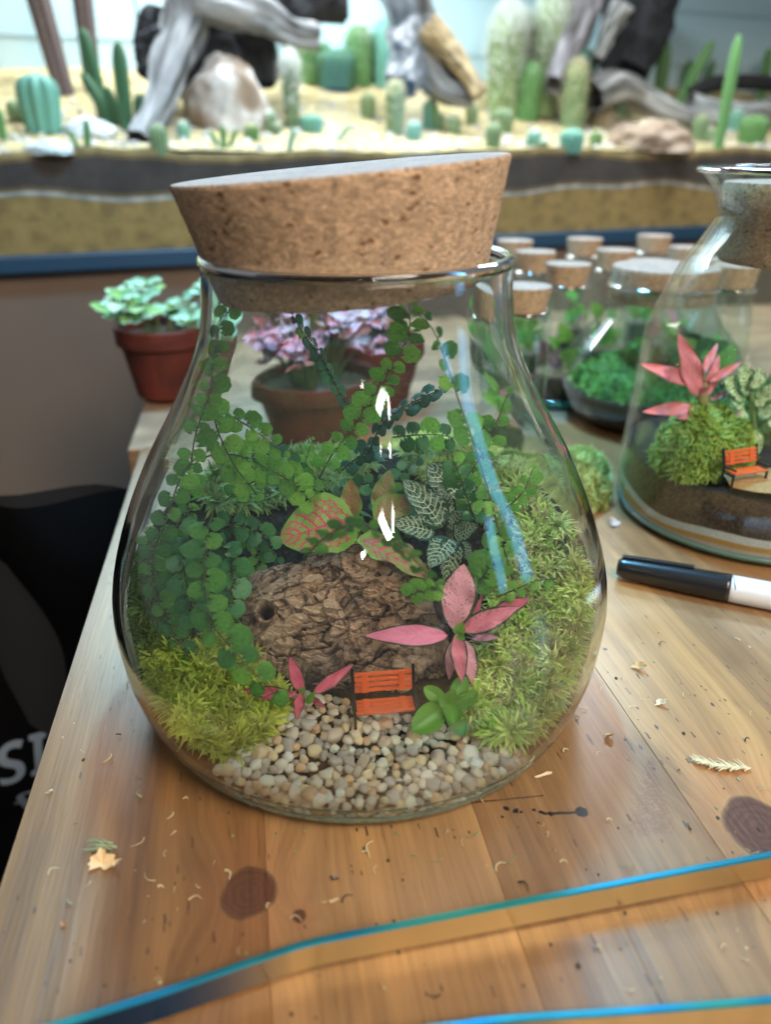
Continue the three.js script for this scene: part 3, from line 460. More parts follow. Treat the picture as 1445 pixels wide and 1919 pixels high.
{
  const a = fern('button fern with upright arching fronds on the left inside the large jar', onZ(420, 985, -0.015));
  frond(a, [[350, 960, 0.0], [357, 880, 0.004], [368, 810, 0.008], [392, 738, 0.012], [405, 650, 0.012], [418, 600, 0.011], [441, 568, 0.006]], { tone: 'mid', size: 0.0066, gap: 0.0052, start: 0.0 });
  frond(a, [[398, 740, 0.006], [402, 786, 0.008], [416, 824, 0.01], [439, 871, 0.012], [478, 924, 0.014]], { tone: 'mid', size: 0.0075, gap: 0.006, stem: darkStem });
  frond(a, [[385, 780, -0.004], [416, 772, 0.0], [459, 795, 0.004], [488, 815, 0.006], [532, 848, 0.008]], { tone: 'mid', size: 0.0068, gap: 0.0052 });
  frond(a, [[380, 858, -0.002], [409, 850, 0.0], [459, 856, 0.002], [499, 877, 0.004], [548, 905, 0.005], [590, 950, 0.004]], { tone: 'mid', size: 0.007, gap: 0.0052 });
  frond(a, [[420, 940, -0.02], [480, 900, -0.02], [530, 890, -0.02], [580, 905, -0.015], [600, 935, -0.01]], { tone: 'mid', size: 0.0064, gap: 0.005 });
  frond(a, [[400, 1000, 0.0], [440, 985, 0.006], [490, 1005, 0.010], [520, 1045, 0.012]], { tone: 'dark', size: 0.006, gap: 0.0048 });
  frond(a, [[430, 1000, -0.012], [475, 1020, -0.004], [482, 1060, 0.002], [460, 1105, 0.008]], { tone: 'mid', size: 0.0056, gap: 0.0046 });
  frond(a, [[460, 840, -0.03], [500, 850, -0.028], [560, 880, -0.024], [590, 920, -0.02]], { tone: 'dark', size: 0.006, gap: 0.005, jitter: 0.8 });
  const b = fern('button fern with fronds drooping along the left wall of the large jar', onZ(340, 1000, 0.01));
  frond(b, [[362, 862, 0.006], [338, 895, 0.012], [322, 935, 0.016], [306, 985, 0.02], [286, 1045, 0.022], [288, 1093, 0.024], [304, 1135, 0.028], [330, 1195, 0.034], [362, 1249, 0.04]], { tone: 'deep', size: 0.0074, gap: 0.0062, jitter: 0.35 });
  frond(b, [[400, 960, 0.02], [387, 1010, 0.034], [385, 1068, 0.044], [388, 1121, 0.050], [404, 1175, 0.056], [442, 1221, 0.060], [484, 1268, 0.063], [512, 1296, 0.065]], { tone: 'deep', size: 0.0082, gap: 0.0066, jitter: 0.35, tip: 0.8 });
  frond(b, [[360, 950, 0.006], [330, 985, 0.01], [318, 1030, 0.014], [322, 1080, 0.018], [340, 1120, 0.022]], { tone: 'deep', size: 0.0072, gap: 0.006 });
  frond(b, [[390, 985, 0.008], [355, 1010, 0.016], [345, 1060, 0.024], [356, 1120, 0.030], [372, 1175, 0.036]], { tone: 'dark', size: 0.0074, gap: 0.006, jitter: 0.4 });
  frond(b, [[330, 1000, -0.01], [290, 1005, -0.004], [262, 1022, 0.0], [246, 1060, 0.004]], { tone: 'mid', size: 0.0066, gap: 0.0056 });
  frond(b, [[400, 1010, 0.01], [425, 1040, 0.018], [436, 1085, 0.024], [430, 1130, 0.030], [414, 1160, 0.034]], { tone: 'dark', size: 0.0076, gap: 0.006 });
  const c = fern('button fern with tall fronds crossing in the middle of the large jar', onZ(600, 900, -0.035));
  frond(c, [[596, 900, -0.028], [625, 846, -0.024], [661, 803, -0.02], [693, 752, -0.016], [718, 714, -0.012], [734, 688, -0.008], [760, 640, -0.002], [768, 600, 0.006], [766, 570, 0.012]], { tone: 'mid', size: 0.0074, gap: 0.0064, jitter: 0.3, tip: 1.0 });
  frond(c, [[660, 790, -0.03], [654, 765, -0.03], [643, 745, -0.03], [625, 713, -0.03], [603, 673, -0.03], [581, 641, -0.028], [560, 612, -0.026], [536, 574, -0.024]], { tone: 'dark', size: 0.0058, gap: 0.0052, roll: 1.05, jitter: 0.3 });
  frond(c, [[690, 850, -0.03], [720, 790, -0.03], [770, 755, -0.03], [810, 735, -0.03], [850, 722, -0.03]], { tone: 'blue', size: 0.006, gap: 0.005, roll: -0.9, jitter: 0.4 });
  frond(c, [[640, 880, -0.04], [665, 860, -0.04], [690, 845, -0.04], [715, 850, -0.04]], { tone: 'blue', size: 0.0062, gap: 0.005, roll: -0.8 });
  frond(c, [[600, 950, -0.03], [650, 915, -0.04], [700, 905, -0.045], [750, 915, -0.05]], { tone: 'dark', size: 0.006, gap: 0.005, jitter: 0.9 });
  frond(c, [[680, 1000, -0.02], [715, 950, -0.035], [760, 880, -0.045], [790, 850, -0.05]], { tone: 'dark', size: 0.006, gap: 0.005, jitter: 0.9 });
  frond(c, [[780, 1010, -0.012], [760, 960, -0.02], [720, 930, -0.03]], { tone: 'dark', size: 0.006, gap: 0.005, jitter: 0.9 });
  frond(c, [[590, 920, -0.03], [570, 880, -0.03], [578, 845, -0.03], [586, 826, -0.03]], { tone: 'young', size: 0.0035, gap: 0.004 });
  const d = fern('dark button fern with long soft fronds on the right inside the large jar', onZ(880, 960, -0.02));
  frond(d, [[735, 820, -0.055], [775, 816, -0.055], [815, 815, -0.055], [858, 820, -0.055]], { tone: 'dark', size: 0.0085, gap: 0.0075, jitter: 0.25 });
  frond(d, [[960, 1085, 0.03], [938, 1010, 0.03], [918, 930, 0.028], [890, 840, 0.024], [862, 760, 0.02], [832, 670, 0.022], [806, 610, 0.024], [780, 585, 0.024]], { tone: 'deep', size: 0.0064, gap: 0.0062, jitter: 0.7, roll: 0.6, skip: 0.12 });
  frond(d, [[830, 960, -0.03], [870, 900, -0.02], [905, 850, -0.012], [940, 770, -0.008], [955, 735, -0.006]], { tone: 'mid', size: 0.0068, gap: 0.007, jitter: 0.6, skip: 0.2 });
  frond(d, [[900, 1000, 0.0], [880, 950, 0.004], [860, 890, 0.006], [846, 850, 0.006]], { tone: 'dark', size: 0.0062, gap: 0.0058, jitter: 0.7 });
  frond(d, [[570, 1046, 0.055], [605, 1012, 0.062], [650, 986, 0.066], [700, 992, 0.066], [752, 1026, 0.064], [800, 1075, 0.06], [830, 1112, 0.058]], { tone: 'deep', size: 0.0056, gap: 0.0046, roll: 0.7, jitter: 0.6, skip: 0.05 });
  frond(d, [[880, 1110, 0.02], [910, 1080, 0.022], [930, 1030, 0.022], [934, 980, 0.02]], { tone: 'mid', size: 0.0062, gap: 0.006, jitter: 0.6 });
  frond(d, [[940, 960, 0.0], [965, 940, 0.004], [985, 915, 0.008], [1000, 880, 0.008]], { tone: 'young', size: 0.005, gap: 0.0048, jitter: 0.5 });
  frond(d, [[930, 1120, 0.034], [965, 1105, 0.036], [1000, 1090, 0.036], [1040, 1085, 0.036]], { tone: 'young', size: 0.0042, gap: 0.0048, jitter: 0.6, skip: 0.2 });
  frond(d, [[860, 1120, 0.03], [900, 1085, 0.03], [925, 1055, 0.03]], { tone: 'mid', size: 0.0078, gap: 0.0068, jitter: 0.4 });
  frond(d, [[760, 1120, 0.036], [785, 1108, 0.04], [820, 1102, 0.042]], { tone: 'young', size: 0.0052, gap: 0.0045, jitter: 0.5 });
}
// ------------------------------------------------------------------ netted leaves: vein pictures belong to the leaf itself
function veinCanvas(n, bg, vein, seed, wMid, wSide, net, bg2) {
  return canvasTex(n, n, c => {
    const rg = rng(seed); c.fillStyle = bg; c.fillRect(0, 0, n, n);
    for (let i = 0; i < 260; i++) { c.fillStyle = bg2; c.globalAlpha = 0.12; c.beginPath(); c.arc(rg() * n, rg() * n, n * (0.01 + 0.03 * rg()), 0, 7); c.fill(); } c.globalAlpha = 1;
    c.strokeStyle = vein; c.lineCap = 'round';
    const line = (pts, w0, w1) => { for (let i = 0; i < pts.length - 1; i++) { c.lineWidth = lerp(w0, w1, i / (pts.length - 1)); c.beginPath(); c.moveTo(...pts[i]); c.lineTo(...pts[i + 1]); c.stroke(); } };
    line([[n / 2, n], [n * 0.505, n * 0.6], [n * 0.495, n * 0.3], [n / 2, n * 0.02]], wMid, wMid * 0.4);
    const sides = [];
    for (const s of [-1, 1]) for (let k = 0; k < 8; k++) {
      const y0 = n * (0.93 - k * 0.108 - rg() * 0.02), pts = []; const L = n * (0.46 - Math.abs(k - 3) * 0.02), up = n * (0.17 + 0.03 * k * 0.4);
      for (let i = 0; i <= 12; i++) { const f = i / 12; pts.push([n / 2 + s * L * f, y0 - up * Math.pow(f, 1.35) + (rg() - 0.5) * n * 0.008]); }
      line(pts, wSide, wSide * 0.45); sides.push(pts);
      for (let i = 2; i < 12; i++) if (rg() < net) { // branches that meet the neighbours
        const d = rg() < 0.5 ? -1 : 1, len = n * (0.045 + 0.05 * rg()), p = pts[i], ang = Math.atan2(-0.5, s) + d * 0.9; const q = [p[0] + Math.cos(ang) * len * 0.5 + (rg() - 0.5) * 8, p[1] + Math.sin(ang) * len * 0.5], r = [p[0] + Math.cos(ang + d * 0.3) * len, p[1] + Math.sin(ang + d * 0.3) * len];
        line([p, q, r], wSide * 0.7, wSide * 0.35);
      }
    }
  });
}
const leafMat = (map, more = {}) => new THREE.MeshPhysicalMaterial({ map, roughness: 0.55, clearcoat: 0.3, clearcoatRoughness: 0.4, ...more });
const veinBump = veinCanvas(256, '#999', '#444', 5, 9, 6, 0.7, '#aaa');
const redVein = leafMat(veinCanvas(512, '#7fae3e', '#e0356a', 3, 24, 13, 1.0, '#5c8f30'), { bumpMap: veinBump, bumpScale: 0.0005 });
const redVein2 = leafMat(veinCanvas(512, '#86ac52', '#d84678', 9, 20, 11, 0.75, '#84a85a'), { bumpMap: veinBump, bumpScale: 0.0005 });
const whiteVein = leafMat(veinCanvas(512, '#1f4a2c', '#dfe6bc', 4, 15, 11, 1.0, '#27583a'), { bumpMap: veinBump, bumpScale: 0.0005 });
const whiteVein2 = leafMat(veinCanvas(512, '#173c26', '#d2deb4', 14, 14, 10, 1.0, '#1d4a30'), { bumpMap: veinBump, bumpScale: 0.0005 });
function spotted(n, seed, rim, pink, pink2, spot, spots) {
  return canvasTex(n, n, c => { const rg = rng(seed); c.fillStyle = rim; c.fillRect(0, 0, n, n);
    for (let i = 0; i < n; i += 2) { const f = i / n, m = 0.07 + 0.05 * fbm(f * 9, seed, 2, 3); c.fillStyle = pink; c.fillRect(n * m, i, n * (1 - 2 * m), 2.5); }
    for (let i = 0; i < 900; i++) { const x = rg(), y = rg(); if (x < 0.1 || x > 0.9) continue; c.strokeStyle = pink2; c.globalAlpha = 0.25; c.lineWidth = 3; c.beginPath(); const s = x < 0.5 ? -1 : 1; c.moveTo(x * n, y * n); c.lineTo(x * n + s * 26, y * n - 20); c.stroke(); }
    c.globalAlpha = 0.5; c.strokeStyle = pink2; c.lineWidth = 7; c.beginPath(); c.moveTo(n / 2, n); c.lineTo(n / 2, n * 0.05); c.stroke(); c.lineWidth = 2.5;
    for (let k = 0; k < 14; k++) for (const s of [-1, 1]) { const y = n * (0.97 - k * 0.065); c.beginPath(); c.moveTo(n / 2, y); c.lineTo(n / 2 + s * n * 0.42, y - n * 0.15); c.stroke(); }
    c.globalAlpha = 0.9; c.fillStyle = spot; for (let i = 0; i < spots; i++) { const s = rg() < 0.5 ? -1 : 1, d = 0.06 + 0.4 * Math.sqrt(rg()), x = 0.5 + s * d, y = rg(), l = 4 + rg() * 11; c.save(); c.translate(x * n, y * n); c.rotate(s * -0.55); c.beginPath(); c.ellipse(0, 0, l, 2 + rg() * 3, 0, 0, 7); c.fill(); c.restore(); }
    c.globalAlpha = 1; });
}
const pinkA = leafMat(spotted(512, 3, '#3f4c30', '#f7a6b8', '#fcc8d0', '#5a6a44', 190), { bumpMap: veinBump, bumpScale: 0.0004 });
const pinkB = leafMat(spotted(512, 7, '#3f4a30', '#f3859a', '#f8a8b4', '#4f5b3c', 150), { bumpMap: veinBump, bumpScale: 0.0004 });
const pinkC = leafMat(spotted(512, 9, '#38462c', '#f588ac', '#fab0c8', '#4d5a3c', 10), { bumpMap: veinBump, bumpScale: 0.0004 });
const pinkD = leafMat(spotted(512, 19, '#42502c', '#ea6480', '#f28a9a', '#4d5a3c', 30), { bumpMap: veinBump, bumpScale: 0.0004 });
const purple = leafMat(null, { color: lin(0.075, 0.045, 0.05) }); purple.map = null;
const broad = { w: t => oval(0.40, 0.62, 0.62)(t), };
const GEO = {
  broad: leafGeo(oval(0.42, 0.66, 0.6), { nx: 12, ny: 18, bend: 0.18, wave: 0.10, seed: 1 }), broad2: leafGeo(oval(0.36, 0.6, 0.65), { nx: 12, ny: 18, bend: 0.10, wave: 0.12, seed: 4 }),
  lance: leafGeo(oval(0.15, 0.72, 0.8), { nx: 8, ny: 18, bend: 0.08, wave: 0.05, seed: 2 }), lance2: leafGeo(oval(0.20, 0.78, 0.8), { nx: 8, ny: 18, bend: 0.22, wave: 0.18, seed: 6 }), spoon: leafGeo(oval(0.27, 1.05, 0.75), { nx: 10, ny: 18, bend: 0.16, wave: 0.16, seed: 3 }),
  round: leafGeo(oval(0.42, 1.0, 0.55), { nx: 10, ny: 14, bend: 0.16, cup: 0.25, seed: 5 }),
};
// leaves given as pixel of base, pixel of tip and their depths
function leafAt(t, g, m, u0, v0, z0, u1, v1, z1, width = 1, n = V(0, 0.45, 0.9), name = 'leaf') {
  const a = onZ(u0, v0, z0), b = onZ(u1, v1, z1), o = obj(name, g, m, t); orient(o, a.clone().sub(t.position), b.clone().sub(a), n, a.distanceTo(b), width); return o;
}
{
  const t = thing('red_netted_plant', 'plant with broad green leaves netted in crimson veins, behind the bark in the large jar', 'plant', onZ(660, 975, -0.004));
  leafAt(t, GEO.broad, redVein, 664, 972, -0.002, 528, 1004, 0.012, 0.98, V(0.1, 0.75, 0.65));
  leafAt(t, GEO.broad2, redVein, 660, 972, -0.006, 655, 896, -0.012, 0.85, V(-0.25, 0.35, 0.9));
  leafAt(t, GEO.broad, redVein2, 700, 972, -0.006, 782, 936, -0.012, 0.8, V(0.1, 0.5, 0.85));
  leafAt(t, GEO.broad2, redVein2, 712, 955, -0.02, 730, 880, -0.026, 0.8, V(0, 0.3, 0.95));
  leafAt(t, GEO.broad2, redVein, 672, 1008, 0.004, 812, 1078, 0.02, 0.62, V(0.35, 0.9, 0.35));
  leafAt(t, GEO.round, G.mid[0], 664, 970, -0.002, 668, 995, 0.008, 0.9);
  const s = obj('stem', taper([onZ(664, 972, -0.003), onZ(672, 1010, -0.008), onZ(676, 1050, -0.012)].map(p => p.sub(t.position)), 0.0011, 0.0013, 8, 8), std([0.22, 0.17, 0.08], 0.7), t);
  const bud = new THREE.IcosahedronGeometry(0.0016, 2).scale(1.3, 1, 1).translate(0, 0.0004, 0.002); obj('bud', bud, std([0.30, 0.22, 0.10], 0.7), t);
}
{
  const t = thing('white_netted_plant', 'plant with dark leaves netted in pale veins, above the pink plant in the large jar', 'plant', onZ(838, 1000, -0.01));
  const L = [[863, 934, -0.02, 806, 866, -0.026, 0.98, GEO.broad, whiteVein, V(0.2, 0.4, 0.9)], [870, 930, -0.024, 880, 868, -0.034, 1.0, GEO.broad2, whiteVein2, V(-0.1, 0.4, 0.9)], [830, 990, -0.004, 764, 894, -0.012, 0.72, GEO.broad, whiteVein, V(0.5, 0.4, 0.75)], [836, 982, -0.008, 828, 905, -0.018, 0.8, GEO.broad2, whiteVein2, V(0.1, 0.3, 0.95)],
    [815, 1000, 0.0, 742, 975, 0.004, 0.75, GEO.broad, whiteVein, V(0.1, 0.8, 0.6)], [852, 1004, 0.0, 868, 945, -0.006, 0.95, GEO.broad2, whiteVein2, V(-0.3, 0.4, 0.85)], [850, 1006, 0.004, 890, 985, 0.008, 0.95, GEO.broad, whiteVein2, V(0, 0.8, 0.6)], [845, 1010, 0.006, 806, 1054, 0.02, 0.85, GEO.broad, whiteVein, V(-0.25, 0.8, 0.55)], [850, 1012, 0.006, 836, 1088, 0.022, 0.78, GEO.broad2, whiteVein, V(0.1, 0.7, 0.7)], [856, 1014, 0.004, 884, 1050, 0.014, 0.9, GEO.broad2, whiteVein2, V(0.3, 0.7, 0.7)], [880, 960, -0.02, 925, 940, -0.024, 0.9, GEO.broad2, whiteVein2, V(0.2, 0.5, 0.8)]];
  for (const [a, b, c, d, e, f, w, g, m, n] of L) leafAt(t, g, m, a, b, c, d, e, f, w, n);
  obj('stem', taper([onZ(842, 1000, 0.0), onZ(850, 1040, -0.004), onZ(855, 1080, -0.006)].map(p => p.sub(t.position)), 0.0012, 0.0016, 8, 8), std([0.16, 0.2, 0.08], 0.7), t);
}
{
  const t = thing('pink_polka_plant', 'largest plant with pink green speckled leaves, right of the bark in the large jar', 'plant', onZ(857, 1184, 0.04));
  leafAt(t, GEO.spoon, pinkA, 848, 1178, 0.041, 868, 1064, 0.038, 1.1, V(-0.1, 0.3, 0.95));
  leafAt(t, GEO.lance2, pinkC, 838, 1191, 0.042, 694, 1188, 0.05, 0.72, V(0, 0.62, 0.75));
  leafAt(t, GEO.lance2, pinkB, 866, 1180, 0.042, 968, 1140, 0.044, 0.95, V(0.15, 0.6, 0.78));
  leafAt(t, GEO.lance2, pinkD, 920, 1152, 0.036, 992, 1122, 0.036, 0.95, V(0.1, 0.6, 0.8));
  leafAt(t, GEO.lance2, pinkB, 856, 1186, 0.043, 864, 1276, 0.056, 0.92, V(-0.15, 0.55, 0.8));
  leafAt(t, GEO.lance2, pinkA, 872, 1200, 0.038, 890, 1284, 0.05, 1.0, V(0.2, 0.5, 0.8));
  leafAt(t, GEO.lance2, pinkA, 850, 1200, 0.036, 838, 1276, 0.044, 0.9, V(-0.3, 0.5, 0.8));
  leafAt(t, GEO.broad2, purple, 850, 1165, 0.03, 818, 1092, 0.024, 0.9, V(0.2, 0.3, 0.9));
  leafAt(t, GEO.lance2, pinkA, 884, 1196, 0.036, 930, 1190, 0.04, 0.95, V(0.1, 0.8, 0.5));
  leafAt(t, GEO.lance2, pinkD, 880, 1165, 0.03, 915, 1108, 0.026, 0.6, V(0.6, 0.2, 0.7));
  leafAt(t, GEO.round, G.young[0], 855, 1187, 0.043, 866, 1170, 0.046, 0.8); leafAt(t, GEO.round, G.young[1], 857, 1187, 0.043, 868, 1196, 0.048, 0.7);
  obj('stem', taper([onZ(857, 1186, 0.042), onZ(853, 1215, 0.036), onZ(850, 1250, 0.030)].map(p => p.sub(t.position)), 0.0012, 0.0014, 8, 8), std([0.25, 0.27, 0.12], 0.6), t);
}
{
  const t = thing('small_pink_plant', 'small hot pink plant on the pebbles left of the toy bench in the large jar', 'plant', onZ(562, 1300, 0.05));
  leafAt(t, GEO.lance2, pinkD, 566, 1297, 0.05, 544, 1238, 0.05, 0.95, V(0.1, 0.3, 0.95));
  leafAt(t, GEO.lance2, pinkD, 588, 1300, 0.051, 660, 1250, 0.048, 0.72, V(0.1, 0.5, 0.85));
  leafAt(t, GEO.lance2, pinkD, 564, 1299, 0.051, 555, 1345, 0.06, 1.1, V(-0.1, 0.6, 0.8));
  leafAt(t, GEO.lance2, pinkD, 550, 1302, 0.051, 444, 1294, 0.05, 0.55, V(0, 0.7, 0.7));
  leafAt(t, GEO.lance2, pinkD, 556, 1300, 0.05, 494, 1308, 0.055, 0.8, V(0, 0.8, 0.6));
  leafAt(t, GEO.lance2, pinkD, 586, 1310, 0.05, 604, 1325, 0.056, 0.9); leafAt(t, GEO.round, G.young[0], 564, 1300, 0.05, 570, 1290, 0.052, 0.6); leafAt(t, GEO.lance, G.young[1], 575, 1320, 0.05, 590, 1298, 0.052, 1.2);
  obj('stem', taper([onZ(564, 1299, 0.05), onZ(568, 1315, 0.046), onZ(572, 1335, 0.044)].map(p => p.sub(t.position)), 0.0009, 0.001, 8, 8), std([0.25, 0.3, 0.1], 0.6), t);
}
{
  const t = thing('green_succulent', 'small plant with glossy round green leaves right of the bench in the large jar', 'plant', onZ(838, 1322, 0.056));
  const s1 = thinLeaf([0.15, 0.42, 0.035], { roughness: 0.85, transmission: 0.25, clearcoat: 0.5, clearcoatRoughness: 0.25 }), s2 = thinLeaf([0.11, 0.34, 0.035], { roughness: 0.85, transmission: 0.25, clearcoat: 0.5, clearcoatRoughness: 0.25 });
  const L = [[832, 1317, 796, 1288, s1, 0.054], [846, 1310, 874, 1268, s2, 0.05], [832, 1324, 776, 1366, s1, 0.066], [838, 1318, 850, 1352, s1, 0.064], [842, 1330, 868, 1372, s2, 0.066], [852, 1324, 894, 1300, s2, 0.056], [836, 1318, 850, 1296, s1, 0.058], [838, 1320, 826, 1304, s1, 0.06]];
  for (const [a, b, c, d, m, z] of L) leafAt(t, GEO.round, m, a, b, 0.056, c, d, z, 0.76, V(0.05, 0.6, 0.78));
  obj('stem', taper([onZ(838, 1318, 0.056), onZ(838, 1335, 0.052), onZ(840, 1350, 0.05)].map(p => p.sub(t.position)), 0.0009, 0.0011, 8, 8), std([0.2, 0.35, 0.08], 0.6), t);
}
// ------------------------------------------------------------------ jars behind
const flaskGlass = glassThin([0.955, 0.982, 0.972], { ior: 1.42 }), backGlass = glassThin([0.95, 0.98, 0.97], { ior: 1.6 }), smallGlass = glassThin([0.9, 0.97, 0.97], { ior: 1.75 }), aquaGlass = glassSolid([0.55, 0.85, 0.85], 0.01);
function ringGeo(r, y, a, b = a, seg = 72) { const pts = []; for (let i = 0; i <= 12; i++) { const q = -i / 12 * 2 * Math.PI; pts.push([r + a * Math.cos(q), y + b * Math.sin(q)]); } return lathe(pts, seg); }
function soilSlab(layers, rOf, seg = 64) { return layers.map(([y0, y1]) => { const pts = [[0, y0]]; for (let i = 0; i <= 6; i++) { const y = lerp(y0, y1, i / 6); pts.push([rOf(y), y]); } pts.push([0, y1]); return lathe(pts, seg); }); }
function mossClump(name, label, c, rx, rz, h, n, size, palette, seed, geo = 0, floor = 0, group) {   // a domed cushion standing at c
  const rg = rng(seed), inst = new THREE.InstancedMesh(tufts[geo], mossMat, n); inst.name = numbered(name);
  for (let i = 0; i < n; i++) { const r = Math.sqrt(rg()), q = rg() * 6.283, y = h * Math.sqrt(Math.max(0, 1 - r * r)) * (0.8 + 0.4 * fbm(Math.cos(q) * r * 3 + 5, Math.sin(q) * r * 3 + 5, seed, 2)), p = V(c.x + Math.cos(q) * r * rx, c.y + y, c.z + Math.sin(q) * r * rz);
    const nn = V(Math.cos(q) * r * 1.1 + (rg() - 0.5) * 0.7, 0.9, Math.sin(q) * r * 1.1 + (rg() - 0.5) * 0.7).normalize(), s = size * (0.6 + 0.8 * rg()); inst.setMatrixAt(i, new THREE.Matrix4().compose(p, new THREE.Quaternion().setFromUnitVectors(UPV, nn).multiply(new THREE.Quaternion().setFromAxisAngle(UPV, rg() * 6.28)), V(s, s, s)));
    const k = palette[Math.floor(rg() * palette.length)], w = 0.7 + 0.6 * rg(); inst.setColorAt(i, lin(k[0] * w, k[1] * w, k[2] * w)); }
  scene.add(inst); return tag(inst, label, 'moss', group, 'stuff');
}
const PG = [[0.255, 0.345, 0.045], [0.330, 0.405, 0.068], [0.188, 0.285, 0.038]], PDK = [[0.06, 0.13, 0.03], [0.09, 0.18, 0.035], [0.04, 0.09, 0.02]];
// the flask at the right
const FX = V(0.243, 0, -0.168), FR = spline([0, 0.006, 0.05, 0.1, 0.12, 0.15, 0.165, 0.178, 0.19, 0.2], [0.0785, 0.0825, 0.0825, 0.0795, 0.0765, 0.0640, 0.0545, 0.0495, 0.0530, 0.0620]);
{
  const t = thing('glass_flask', 'wide conical glass flask terrarium with a flared mouth, cut by the right edge', 'jar', FX), ys = []; for (let y = 0.004; y <= 0.2; y += 0.003) ys.push(y); ys.push(0.2);
  obj('glass_wall', lathe(ys.map(y => [FR(y), y]), 110), flaskGlass, t); obj('inner_wall', lathe(ys.filter(y => y > 0.008).map(y => [FR(y) - 0.0022, y]), 110), flaskGlass, t);
  obj('rim', ringGeo(0.0618, 0.2, 0.0016), aquaGlass, t); obj('base', lathe([[0, 0.001], [0.076, 0.001], [0.0785, 0.002], [0.081, 0.0045], [0.0795, 0.0062], [0, 0.0062]], 110), litGreenGlass, t);
}
{
  const t = thing('flask_cork', 'dark tapered cork pressed into the neck of the glass flask', 'cork', FX.clone().setY(0.153)); const [s, a, b] = corkGeo(0.0445, 0.0482, 0.041, 120, 20);
  obj('cork_body', mergeGeometries([s, b]), std([0.85, 0.8, 0.76], 0.9, { map: corkCol, bumpMap: corkBump, bumpScale: 0.0012 }), t); obj('cork_top', a, corkTop, t);
}
{
  const ri = y => FR(y) - 0.0029, t = thing('layered_soil', 'layers of white and ochre sand under brown soil in the glass flask', 'soil', FX);
  const wob = (q) => 0.0022 * Math.sin(q * 3 + 1) + 0.0014 * Math.sin(q * 7);
  const band = (y0, y1, w0, w1) => grid(128, 5, (a, b) => { const q = a * 2 * Math.PI, y = lerp(y0 + w0 * wob(q), y1 + w1 * wob(q), b), r = ri(y); return V(Math.sin(q) * r, y, Math.cos(q) * r); }, null, (a, b) => [a * 10, b * 0.8]);
  const grain = k => dataTex(256, 256, (x, y) => { const g = 0.8 + 0.4 * (noise(x * 120, y * 120, k) - 0.5); return [g, g, g]; }), gt = grain(3);
  obj('ochre_sand', band(0.0065, 0.0092, 0, 0.4), std([0.6, 0.52, 0.44], 0.9, { map: gt }), t); obj('golden_sand', band(0.0092, 0.0130, 0.4, 0.8), std([0.66, 0.36, 0.08], 0.9, { map: gt }), t); obj('white_sand', band(0.0130, 0.0180, 0.8, 1), std([0.85, 0.82, 0.78], 0.9, { map: gt }), t);
  obj('soil', band(0.0180, 0.040, 1, 1), std([2.6, 2.2, 1.9], 0.95, { map: soilTex }), t);
  obj('soil_top', grid(96, 10, (a, b) => { const q = a * 2 * Math.PI, r = ri(0.04) * Math.max(b, 0.001); return V(Math.sin(q) * r, 0.040 + wob(q) * b + 0.006 * (1 - b), Math.cos(q) * r); }, null, (a, b, p) => [p.x * 12, p.z * 12]), std([0.6, 0.54, 0.5], 0.95, { map: soilTex }), t);
  const path = grid(40, 10, (a, b) => { const x = lerp(-0.046, 0.052, a), w = 0.017 * Math.pow(Math.sin(Math.PI * clamp(a * 0.9 + 0.1, 0, 1)), 0.4), z = 0.055 + (b - 0.5) * 2 * w + 0.004 * Math.sin(a * 9); return V(x, 0.0445 + 0.0025 * (1 - (b * 2 - 1) ** 2), z); }, null, (a, b) => [a * 3, b]);
  obj('sand_path', path, std([0.72, 0.42, 0.17], 0.95, { map: gt }), t);
}
mossClump('moss_cushion', 'tall soft green moss hump at the left inside the glass flask', V(FX.x - 0.045, 0.036, FX.z + 0.022), 0.025, 0.025, 0.034, 800, 0.0075, PG, 41, 0);
mossClump('moss_cushion', 'dark green moss at the back inside the glass flask', V(FX.x + 0.012, 0.038, FX.z - 0.03), 0.050, 0.032, 0.032, 600, 0.009, PDK, 42, 0);
bench('tiny orange toy bench on the sand path in the glass flask', V(0.2065, 0.0442, -0.109), 0.32, 0.98, 0);
{
  const z = FX.z + 0.018, t = thing('flask_pink_plant', 'plant with arching salmon pink leaves above the moss in the glass flask', 'plant', onZ(1318, 795, z));
  const m = leafMat(spotted(256, 23, '#c5606a', '#d56f76', '#e59aa4', '#9a4a50', 12), {});
  const L = [[1308, 742, 1285, 632, 0.02, 1.0], [1300, 720, 1216, 680, 0.02, 0.8], [1322, 745, 1352, 668, 0.0, 0.9], [1316, 700, 1350, 640, -0.02, 0.8], [1330, 715, 1392, 678, 0.01, 0.8], [1300, 765, 1216, 768, 0.022, 0.9], [1328, 770, 1395, 772, 0.015, 0.8], [1332, 750, 1375, 730, -0.005, 0.7], [1302, 780, 1278, 782, 0.03, 0.8], [1336, 782, 1358, 792, 0.03, 0.9], [1310, 735, 1326, 728, 0.03, 1.2]];
  for (const [a, b, c, d, dz, w] of L) leafAt(t, GEO.lance2, m, a, b, z + dz * 0.2, c, d, z + dz * 0.5, w * 0.78, V(-0.1, 0.45, 0.9));
  obj('stem', taper([onZ(1316, 715, z), onZ(1318, 760, z), onZ(1318, 800, z - 0.004)].map(p => p.sub(t.position)), 0.003, 0.0036, 10, 8), std([0.30, 0.24, 0.10], 0.6), t);
}
